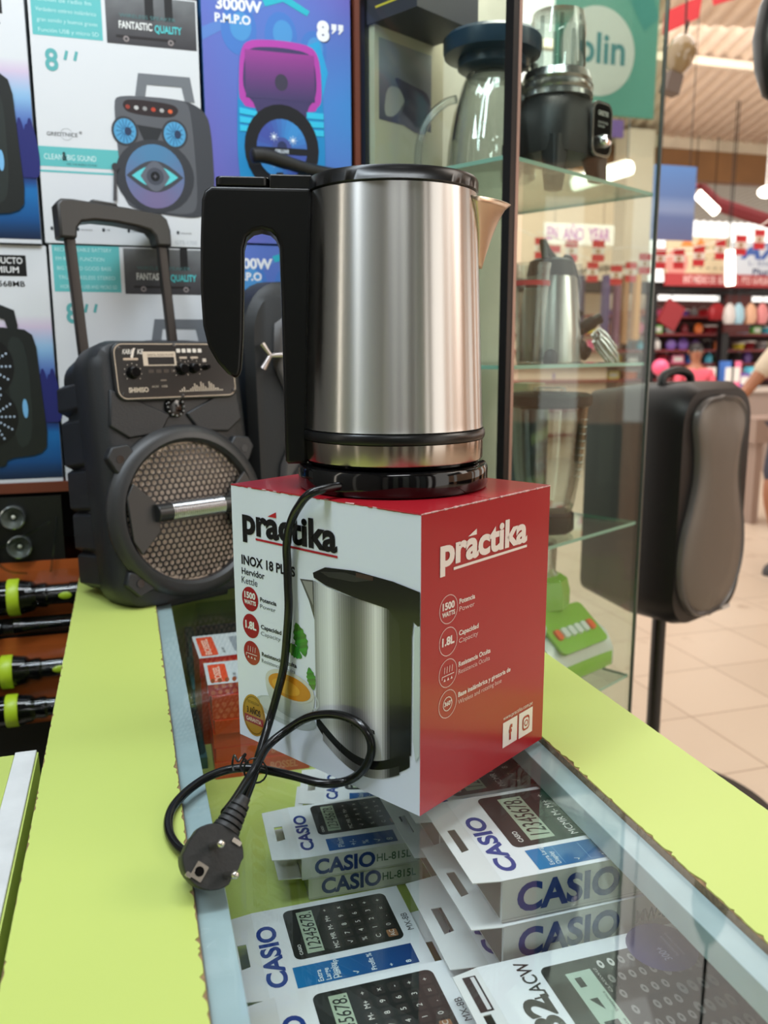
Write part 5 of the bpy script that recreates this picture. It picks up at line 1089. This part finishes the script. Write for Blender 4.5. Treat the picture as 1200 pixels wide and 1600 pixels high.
# teal poster with pale disc
PO=4.0
def teal(fc,W,H):
    fc.ell(W*.41,H*.43,H*.307,H*.307,(206,212,208),3,48); fc.text('plin',W*.226,H*.354,H*.20,(48,128,136),w=W*.45,bold=.018,L=6); fc.poly([(W*.70,H*.8),(W*.92,H*.86),(W,H*.7),(W*.86,H*.6)],(70,150,144),2)
sign('hanging_sign','teal hanging sign with pale disc reading plin, seen through the case glass',865,-40,1033,172,(96,164,150),PO,teal,dep=.02)
def lilac(fc,W,H): fc.text('EN  AÑO  YEAR',W*.04,H*.2,H*.6,(170,90,160),w=W*.9,bold=.015,L=10)
sign('hanging_sign','small purple sign below the teal sign, behind the display case',935,188,975,212,(120,90,160),5.0,None,dep=.02)
sign('hanging_sign','pale banner with purple lettering seen through the case glass',850,352,960,380,(222,214,206),8.2,lilac,dep=.02)
# blue hanging poster
def bluep(fc,W,H): fc.grid(0,0,W,H,lambda u,v:mixc(mixc((96,104,150),(176,176,198),abs(v-.45)<.10 and .8 or .1),(96,140,205),v),4,10,1)
sign('poster','blue hanging light panel poster beside the case edge',1018,261,1089,374,(110,140,200),5.6,bluep,'poster',.02,.25)
# red banner near ceiling
def rb(fc,W,H): pass
t=tag(empty('red_banner',at_y(1036,52,5.0)),'red banner strip hanging from the roof at top right','banner')
q=[at_y(1036,54,5)-at_y(1036,52,5),at_y(1092,28,5)-at_y(1036,52,5),at_y(1098,-8,5)-at_y(1036,52,5),at_y(1040,18,5)-at_y(1036,52,5)]
mb=MB(); mb.loft([[v for v in q],[v+Vector((0,.01,0)) for v in q]],mat('red_banner_cloth',(196,40,50),.6)); mb.build('banner_cloth',t)
t=tag(empty('red_banner',at_y(1150,0,5.0)),'second red banner tip at the very top right','banner')
mb=MB(); q=[at_y(1116,8,5),at_y(1150,-2,5),at_y(1150,-30,5),at_y(1112,-20,5)]; q=[v-at_y(1150,0,5) for v in q]; mb.loft([q,[v+Vector((0,.01,0)) for v in q]],mat('red_banner_cloth')); mb.build('banner_cloth',t)
# hall lamp (hanging lamp with amber bulb)
c=at_y(1062,90,3.6); hl=tag(empty('hanging_lamp',c),'hanging hall lamp with large amber glass bulb','lamp'); 
mb=MB(); mb.mx=Matrix.Rotation(math.radians(14),4,'Y'); mb.lathe([(.010,-.085),(.030,-.07),(.058,-.03),(.066,.02),(.055,.065),(.028,.095),(.008,.10)],mat('amber_lamp_glass',(140,118,84),.2,coat=.5),28); mb.build('bulb',hl)
mb=MB(); mb.mx=Matrix.Rotation(math.radians(14),4,'Y'); mb.box((-.045,-.03,-.165),(.030,.03,-.075),mat('grey_ballast',(104,90,82),.6)); mb.build('ballast_box',hl,bevel=.004)
mb=MB(); mb.tube(smooth_path([(.0,0,.09),(.03,0,.12),(.035,0,.16),(.02,0,.20),(.02,0,3.06-c.z)],6),.004,BLK,8); mb.build('hook',hl)
# black helmet / bag at top right
c=at_y(1212,60,1.55); hb=tag(empty('hanging_black_bag',c),'glossy black bag hanging at the top right edge','bag')
mb=MB(); mb.lathe([(.004,-.118),(.018,-.108),(.036,-.06),(.044,0),(.036,.06),(.016,.11),(.008,.118)],mat('glossy_black_vinyl',(16,16,17),.3,bump=.6,nscale=14),28); mb.build('bag_body',hb)
mb=MB(); mb.tube([(0,0,.11),(0,0,2.21-c.z)],.004,BLK,8); mb.build('hanging_strap',hb)
# tube lamps
def tube(label,p0,p1,y,r=.03,w=1):
    a=at_y(*p0,y);b=at_y(*p1,y); c=(a+b)/2; t=tag(empty('tube_lamp',c),label,'lamp'); mb=MB(); mb.cyl(a-c,b-c,r,r,mat('lit_tube_%d'%w,(255,246,230),.5,emit=4),12); mb.build('lamp_tube',t)
    mb=MB(); n=Vector((0,.05,.03)); mb.cyl(a-c+n,b-c+n,r*.9,r*.9,mat('lamp_fitting',(214,200,190),.5),8); mb.build('lamp_fitting',t)
    for q in (a,b): w_=MB(); w_.tube([q-c+n,Vector(((q-c).x,(q-c).y+n.y,3.06-c.z))],.006,BLK,5); w_.build('hanging_wire',t)
tube('slanting lit tube lamp under the red truss',(1090,303),(1119,331),9.8,.06)
tube('vertical lit tube lamp in front of the stall signs',(1141,392),(1141,446),8.4,.05)
tube('bright lit tube lamp seen through the case glass',(897,288),(985,262),7.0,.06)
c=at_y(1197,300,8.0); t=tag(empty('globe_lamp',c),'small lit white globe lamp at the right edge','lamp'); mb=MB(); mb.sphere((0,0,0),(.085,.085,.06),mat('lit_tube_1',(255,246,230),.5,emit=4)); mb.build('lamp_globe',t); mb=MB(); mb.tube([(0,0,.05),(0,0,3.06-c.z)],.01,WHITE,8); mb.build('lamp_cord',t)
# pale column and facade behind the case
mb=MB(); a=at_y(1003,300,9.6); mb.box((a.x-.22,9.6,-.95),(a.x+.15,9.9,3.0),mat('pale_column',(232,214,196),.6)); struct(mb.build('trim_5'))
mb=MB(); a=at_y(880,430,9.4); b=at_y(962,270,9.4); mb.box((a.x-.8,9.4,-.95),(b.x,9.5,b.z),mat('pale_hall_wall',(226,200,176),.7)); struct(mb.build('wall_far'))
# wall beyond right side, low
# --- bunting
FR=mat('flag_red',(196,44,50),.7); FW=mat('flag_white',(226,216,206),.7); EMB=mat('flag_emblem',(176,140,110),.7)
t0=tag(empty('bunting_string',(0,6.0,0)),'thin string carrying the red and white flags across the hall','string')
fl_=[(1206,362),(1180,378),(1147,387),(1113,400),(1079,406),(1060-5,408),(1030,410)]
mb=MB(); mb.tube([at_y(px,py-20 if px>1100 else py-18,6.0)-Vector((0,6.0,0)) for px,py in [(1260,345)]+fl_+[(990,404),(940,408),(890,398),(840,380)]],.004,FW,6); mb.build('string',t0)
mb=MB(); t9=tag(empty('bunting_string',(0,6.3,0)),'short string of the lower row of flags behind the case glass','string'); mb.tube([at_y(px,py-18,6.3)-Vector((0,6.3,0)) for px,py in ((1200,400),(986,425),(963,430),(926,425),(700,330))],.004,FW,6); mb.build('string',t9)
flags=[(1187,374,0),(1158,383,0),(1126,390,0),(1092,400,0),(1061,404,0),(1032,404,0),(1008,412,0),(986,425,1),(963,430,1),(926,425,1),(935,392,0),(893,392,0),(866,400,0),(845,388,0)]
lab=['first flag from the right','second flag from the right','third flag from the right','fourth flag from the right','fifth flag from the right','sixth flag from the right, next to the case edge']
for i,(px,py,low) in enumerate(flags):
    yy=6.0 if not low else 6.3
    c=at_y(px,py,yy); s=.050; h=.078
    t=tag(empty('bunting_flag',c,random.uniform(-.12,.12)),('small red and white bunting flag, '+lab[i]) if i<6 else ['first','second','third','fourth','fifth','sixth','seventh','eighth'][i-6]+' flag from the right among the flags seen through the case glass','flag','red and white bunting flags')
    mb=MB()
    for z0_,z1_,m_ in ((h*.33,h,FR),(-h*.33,h*.33,FW),(-h,-h*.33,FR)): mb.loft([[(-s,0,z0_),(0,.006,z0_),(s,0,z0_),(s,.004,z0_),(0,.010,z0_),(-s,.004,z0_)],[(-s,0,z1_),(0,.006,z1_),(s,0,z1_),(s,.004,z1_),(0,.010,z1_),(-s,.004,z1_)]],m_)
    mb.prism([(.018*math.cos(a),.020*math.sin(a)) for a in [j*PI/6 for j in range(12)]],-.002,.003,EMB,axis='y')
    mb.build('flag_cloth',t)
# --- goods on the stall
cols={'red':(200,44,50),'pink':(232,110,150),'blue':(60,110,190),'cyan':(90,190,214),'white':(228,224,218),'orange':(232,120,50),'yellow':(222,206,70),'green':(120,190,90),'purple':(116,80,160),'grey':(140,138,138),'maroon':(120,30,36),'black':(30,28,30)}
names=list(cols)
def tubproto(c):
    mb=MB(); mb.lathe([(.075,0),(.095,.12),(.10,.125)],mat('plastic_'+c,cols[c],.35),16,cap1=False); mb.lathe([(.10,.118),(.102,.14),(.05,.15),(.0005,.15)],mat('plastic_white',cols['white'],.35),16); return mb
def bottle(c):
    mb=MB(); mb.lathe([(.05,0),(.055,.01),(.055,.13),(.03,.17),(.02,.18),(.02,.21),(.0005,.21)],mat('plastic_'+c,cols[c],.35),14); return mb
def bucket(c):
    mb=MB(); mb.lathe([(.07,0),(.09,.14),(.094,.145),(.088,.145),(.068,.01),(.0005,.01)],mat('plastic_'+c,cols[c],.35),16,cap1=False); mb.tube([(.09*math.cos(a),0,.14+.07*math.sin(a)) for a in [i*PI/8 for i in range(9)]],.004,mat('plastic_white',cols['white'],.35),5); return mb
def bagp(c):
    mb=MB(); mb.loft([[(x*.8,y,0) for x,y in rrect(.13,.05,.02)],[(x,y,.09) for x,y in rrect(.16,.07,.03)],[(x*.8,y*.6,.17) for x,y in rrect(.15,.05,.02)],[(x*.3,y*.4,.21) for x,y in rrect(.12,.04,.01)]],mat('plastic_'+c,cols[c],.35)); return mb
def boxp(c):
    mb=MB(); mb.prism(rrect(.16,.09,.008),0,.13,mat('plastic_'+c,cols[c],.35)); mb.prism(rrect(.12,.002,.0005,0,-.046),.03,.10,mat('plastic_white',cols['white'],.35)); return mb
kinds={'tub':tubproto,'bottle':bottle,'bucket':bucket,'bag':bagp,'packet':boxp}
proto={}
rnd=random.Random(12)
shelfn=['top','second','third','fourth','lowest visible']
seen_=set()
for r,z in enumerate(zs):
    x=4.35; prev=None
    while x<8.6:
        kd=rnd.choice(list(kinds)); c=rnd.choice(names); sc=rnd.uniform(.8,1.15) if r else .75
        if (kd,c) not in proto:
            o=kinds[kd](c).build('goods_'+kd if False else {'tub':'lidded_tub','bottle':'plastic_bottle','bucket':'toy_bucket','bag':'plastic_bag','packet':'cardboard_packet'}[kd]); proto[(kd,c)]=o
        else: o=proto[(kd,c)].copy(); COL.objects.link(o)
        o.location=(x,YS_+.30+.10*rnd.random()+.12,z+.0015); o.rotation_euler=(0,0,rnd.uniform(-.4,.4)); o.scale=(sc,sc,.72*sc)
        me_='%s %s'%(c,{'tub':'lidded tub','bottle':'bottle','bucket':'bucket','bag':'filled bag','packet':'packet'}[kd])
        lb_=me_+(' right of the '+prev if prev else ' at the left end')+', %s shelf of the distant stall'%shelfn[r]
        if lb_ in seen_: lb_+=', rightmost'
        seen_.add(lb_); tag(o,lb_,kd,'goods on the %s shelf of the distant stall'%shelfn[r])
        prev=me_; x+=.20*sc+.012+rnd.random()*.03
# hanging goods in front
def hang(name,label,px0,py0,px1,py1,y,c,cat,shape='bag',rot=0):
    a=at_y(px0,py1,y); b=at_y(px1,py0,y); cx=(a+b)/2; W=(b.x-a.x); H=(b.z-a.z); t=tag(empty(name,cx),label,cat)
    m_=mat('hang_%d_%d_%d'%c,c,.45); mb=MB(); mb.mx=Matrix.Rotation(rot,4,'Y')
    if shape=='bag': mb.loft([[(x*.75,y_,-H/2) for x,y_ in rrect(W,.08,.03)],[(x,y_,-H*.2) for x,y_ in rrect(W,.12,.04)],[(x*.9,y_,H*.25) for x,y_ in rrect(W,.08,.03)],[(x*.3,y_*.4,H/2) for x,y_ in rrect(W,.06,.02)]],m_)
    elif shape=='cloth': mb.loft([[(W/2*math.cos(a_)*(1+.15*math.sin(5*a_))*(1-.3*t_),.06*math.sin(a_),-H/2+H*t_) for a_ in [k*PI/10 for k in range(20)]] for t_ in (0,.3,.6,.9,1.0)],m_)
    else: mb.box((-W/2,-.02,-H/2),(W/2,.02,H/2),m_)
    mb.build('body',t); 
    mb=MB(); mb.tube([(0,.0,H/2-.01),(0,0,max(H/2+.10,zu-cx.z+.02))],.005,BLK,5); mb.tube([(0,0,max(H/2+.10,zu-cx.z+.02)),(0,YS_-.0-cx.y,max(H/2+.10,zu-cx.z+.02))],.006,BLK,5); mb.build('hanger',t)
hang('hanging_board','maroon board hanging tilted at the left of the distant stall',1033,472,1064,512,8.5,(134,24,32),'board','board',math.radians(28))
hang('red_bag','dark red bag hanging in the middle of the distant stall',1107,474,1133,500,8.75,(150,28,36),'bag')
for i,(px,c) in enumerate(((1139,(196,190,186)),(1153,(150,186,200)),(1172,(206,160,130)),(1190,(206,130,130)))):
    hang('hanging_plastic_bag',['white','pale blue','tan','pink'][i]+' clear bag of goods hanging in front of the maroon panel',px-8,474,px+9,506,8.4,c,'bag')
for i,(px,w_,c) in enumerate(((905,10,(52,44,64)),(945,9,(64,50,92)),(962,8,(100,60,84)),(975,9,(140,100,70)),(993,9,(170,120,60)))):
    hang('hanging_garment',['dark navy','deep purple','plum','brown','ochre'][i]+' garment hanging in the shop seen through the case',px-w_,430,px+w_,555-6*i,8.0,c,'garment','cloth')
# pink ball & counter boxes near the woman
c=at_y(1032,574,7.2); t=tag(empty('pink_ball',c),'bright pink ball beside the case edge, far behind','ball'); mb=MB(); mb.sphere((0,0,0),.08,mat('bright_pink',(240,90,130),.35)); mb.build('ball_body',t); 
stt=tag(empty('ball_stand',(c.x,c.y,-.95)),'grey wire stand holding the pink ball','stand'); mb=MB(); mb.cyl((0,0,0),(0,0,c.z+.95-.078),.02,.02,mat('plastic_grey',cols['grey'],.35),12); mb.lathe([(.15,0),(.15,.02),(.02,.03)],mat('plastic_grey',cols['grey'],.35),20); mb.build('stand_body',stt)
cnt=tag(empty('stall_counter',(6.0,7.6,-.95)),'long grey counter of the distant stall behind the loudspeaker','counter'); mb=MB(); mb.box((-1.0,0,0),(2.6,.5,.86),mat('grey_counter',(150,132,122),.6)); mb.build('counter_body',cnt)
mb=MB(); mb.box((-1.02,-.03,.861),(2.62,.53,.90),mat('pale_top',(196,184,174),.5)); mb.build('counter_top',cnt)
for i,(px,c) in enumerate(((1105,'white'),(1120,'white'),(1160,'pink'),(1175,'purple'),(1190,'cyan'),(1150,'blue'))):
    a=at_y(px,585,7.7); o=boxp(c).build('storage_box'); o.location=(a.x,7.85,-.0485); o.scale=(.9,1,1.2+.5*(i%3)); tag(o,'%s storage box on the distant counter, %s'%(c,['right behind the woman in pink','next to the woman in pink','under the blue lettered sign','left of the cyan box','at the right edge','beside the black post'][i]),'box','storage boxes on the distant counter')
# rubbish: grey planter at right edge (low wall)
a=at_y(1190,650,5.2); lw=tag(empty('low_bench',(a.x+.3,5.2,-.95)),'grey brown low bench at the right edge behind the loudspeaker','bench'); mb=MB(); mb.box((-.34,0,.62),(.9,.35,.80),mat('bench_stone',(140,118,106),.6)); mb.build('bench_top',lw); 
for x in (-.30,.8):
    mb=MB(); mb.box((x,.03,0),(x+.06,.32,.6199),mat('bench_stone')); mb.build('leg',lw)

# ================================================================ PEOPLE
def skin_mesh(name,verts,edges,radii,m,parent,sub=2):
    me=bpy.data.meshes.new(name); me.from_pydata(verts,edges,[]); o=bpy.data.objects.new(name,me); COL.objects.link(o)
    s=o.modifiers.new('skin','SKIN'); s.use_smooth_shade=True; ss=o.modifiers.new('sub','SUBSURF'); ss.levels=sub; ss.render_levels=sub
    for i,r in enumerate(radii):
        d=me.skin_vertices[0].data[i]; d.radius=(r,r) if not isinstance(r,tuple) else r; d.use_root=(i==0)
    dg=bpy.context.evaluated_depsgraph_get(); ne=bpy.data.meshes.new_from_object(o.evaluated_get(dg)); ne.name=name
    o.modifiers.clear(); o.data=ne; ne.materials.clear(); ne.materials.append(m); bpy.data.meshes.remove(me); o.parent=parent
    for p_ in ne.polygons: p_.use_smooth=True
    return o
def person(label,loc,rz,shirt,pants,skin,hairc,arms,legs,H=1.0,holding=None,sleeve='short'):
    t=tag(empty('person',loc,rz),label,'person'); t.scale=(H,H,H)
    SK=mat('skin_%d_%d_%d'%skin,skin,.5)
    V=[(0,0,.92),(0,.0,1.08),(0,.0,1.24),(0,0,1.38),(0,-.005,1.46),(0,-.012,1.54),(0,-.015,1.62),(0,-.01,1.68)]
    Rr=[(.13,.10),(.12,.095),(.14,.10),(.11,.08),.048,.070,.082,.055]; E=[(i,i+1) for i in range(7)]
    def chain(start,pts,rs):
        p=start
        for q,r in zip(pts,rs): V.append(q); Rr.append(r); E.append((p,len(V)-1)); p=len(V)-1
        return p
    hands=[]
    for s,a in ((-1,arms[0]),(1,arms[1])):
        e=chain(3,[(s*.17,0,1.36),a[0],a[1],a[2]],[.052,.038,.026,.022])
        w=Vector(a[1]); h=Vector(a[2]); d=(h-w).normalized(); side=d.cross(Vector((0,-1,.01))).normalized()
        for k in range(4):
            b=h+side*(.022*(k-1.5)); cur=Vector((0,-.012,0))
            V.append(tuple(b+d*.02)); Rr.append(.010); E.append((e,len(V)-1)); n0=len(V)-1
            V.append(tuple(b+d*(.060+.008*(k in (1,2)))+cur)); Rr.append(.008); E.append((n0,len(V)-1))
        V.append(tuple(h-side*.035+d*-.005)); Rr.append(.011); E.append((e,len(V)-1)); n0=len(V)-1
        V.append(tuple(h-side*.050+d*.03)); Rr.append(.009); E.append((n0,len(V)-1))
    for s,l in ((-1,legs[0]),(1,legs[1])): chain(0,[(s*.095,0,.84),l[0],l[1],l[2]],[.092,.058,.036,.032])
    skin_mesh('body',V,E,Rr,SK,t,1)
    SH=mat('cloth_%d_%d_%d'%shirt,shirt,.8); PT=mat('cloth_%d_%d_%d'%pants,pants,.8)
    v=[(0,0,.90),(0,0,1.08),(0,0,1.24),(0,0,1.37),(0,0,1.41)]; r=[(.150,.118),(.140,.112),(.155,.115),(.128,.095),(.075,.07)]; e=[(0,1),(1,2),(2,3),(3,4)]
    for s,a in ((-1,arms[0]),(1,arms[1])):
        i=len(v); v+= [(s*.175,0,1.36),tuple(Vector((s*.17,0,1.36)).lerp(Vector(a[0]),.75))]; r+=[.066,.062]; e+=[(3,i),(i,i+1)]
    skin_mesh('shirt',v,e,r,SH,t,1)
    v=[(0,0,.95)]; r=[(.140,.112)]; e=[]
    for s,l in ((-1,legs[0]),(1,legs[1])):
        i=len(v); v+=[(s*.095,0,.84),tuple(Vector((s*.095,0,.84)).lerp(Vector(l[0]),.9))]; r+=[.108,.078]; e+=[(0,i),(i,i+1)]
    skin_mesh('shorts',v,e,r,PT,t,1)
    mb=MB(); HR=mat('hair_%d_%d_%d'%hairc,hairc,.6); mb.sphere((0,.012,1.635),(.086,.095,.090),HR,18,12); mb.sphere((0,.055,1.55),(.07,.055,.085),HR,14,10); mb.build('hair',t)
    mb=MB(); mb.sphere((0,-.092,1.60),(.014,.018,.020),SK,10,8)
    for s in (-1,1): mb.sphere((s*.030,-.083,1.625),(.013,.008,.007),mat('eye_white',(220,215,210),.3),8,6); mb.sphere((s*.030,-.089,1.625),(.006,.005,.006),BLKG,8,6); mb.sphere((s*.082,0,1.60),(.012,.018,.028),SK,8,6)
    mb.sphere((0,-.084,1.565),(.024,.008,.007),mat('lips',(150,70,66),.5),10,6); mb.build('face_features',t)
    for s,l in ((-1,legs[0]),(1,legs[1])):
        a=Vector(l[2]); mb=MB(); mb.loft([[(a.x+x,a.y-.05+y,z) for x,y in rrect(.085*w_,.25*w_,.04)] for z,w_ in ((0,1.0),(.03,1.0),(.055,.85),(.075,.5))],mat('dark_shoe',(52,46,46),.5)); mb.build('shoe',t)
    return t
a=at_y(1087,560,7.35)
person('woman in pink top standing far behind in the market aisle',(a.x,7.35,-.95),math.radians(-22),(218,88,106),(50,50,60),(150,96,70),(24,18,18),
  [((-.24,-.04,1.12),(-.14,-.20,1.05),(-.10,-.24,1.06)),((.24,-.04,1.12),(.14,-.20,1.05),(.10,-.24,1.06))],[((-.10,0,.48),(-.10,.02,.10),(-.10,.0,.06)),((.10,0,.48),(.10,.02,.10),(.10,.0,.06))],.80)
b=at_z(1196,908,-.95)
person('person walking past the right edge, only a forearm and shoe in view',(b.x+.20,b.y+.03,-.95),math.radians(-70),(196,180,158),(52,52,66),(150,96,66),(30,22,20),
  [((-.26,-.17,1.12),(-.26,-.38,.99),(-.26,-.45,.93)),((.25,.05,1.10),(.26,-.04,.86),(.26,-.06,.78))],[((-.11,-.10,.50),(-.10,.06,.12),(-.10,.08,.06)),((.10,.10,.50),(.10,.16,.10),(.10,.16,.06))],.97)
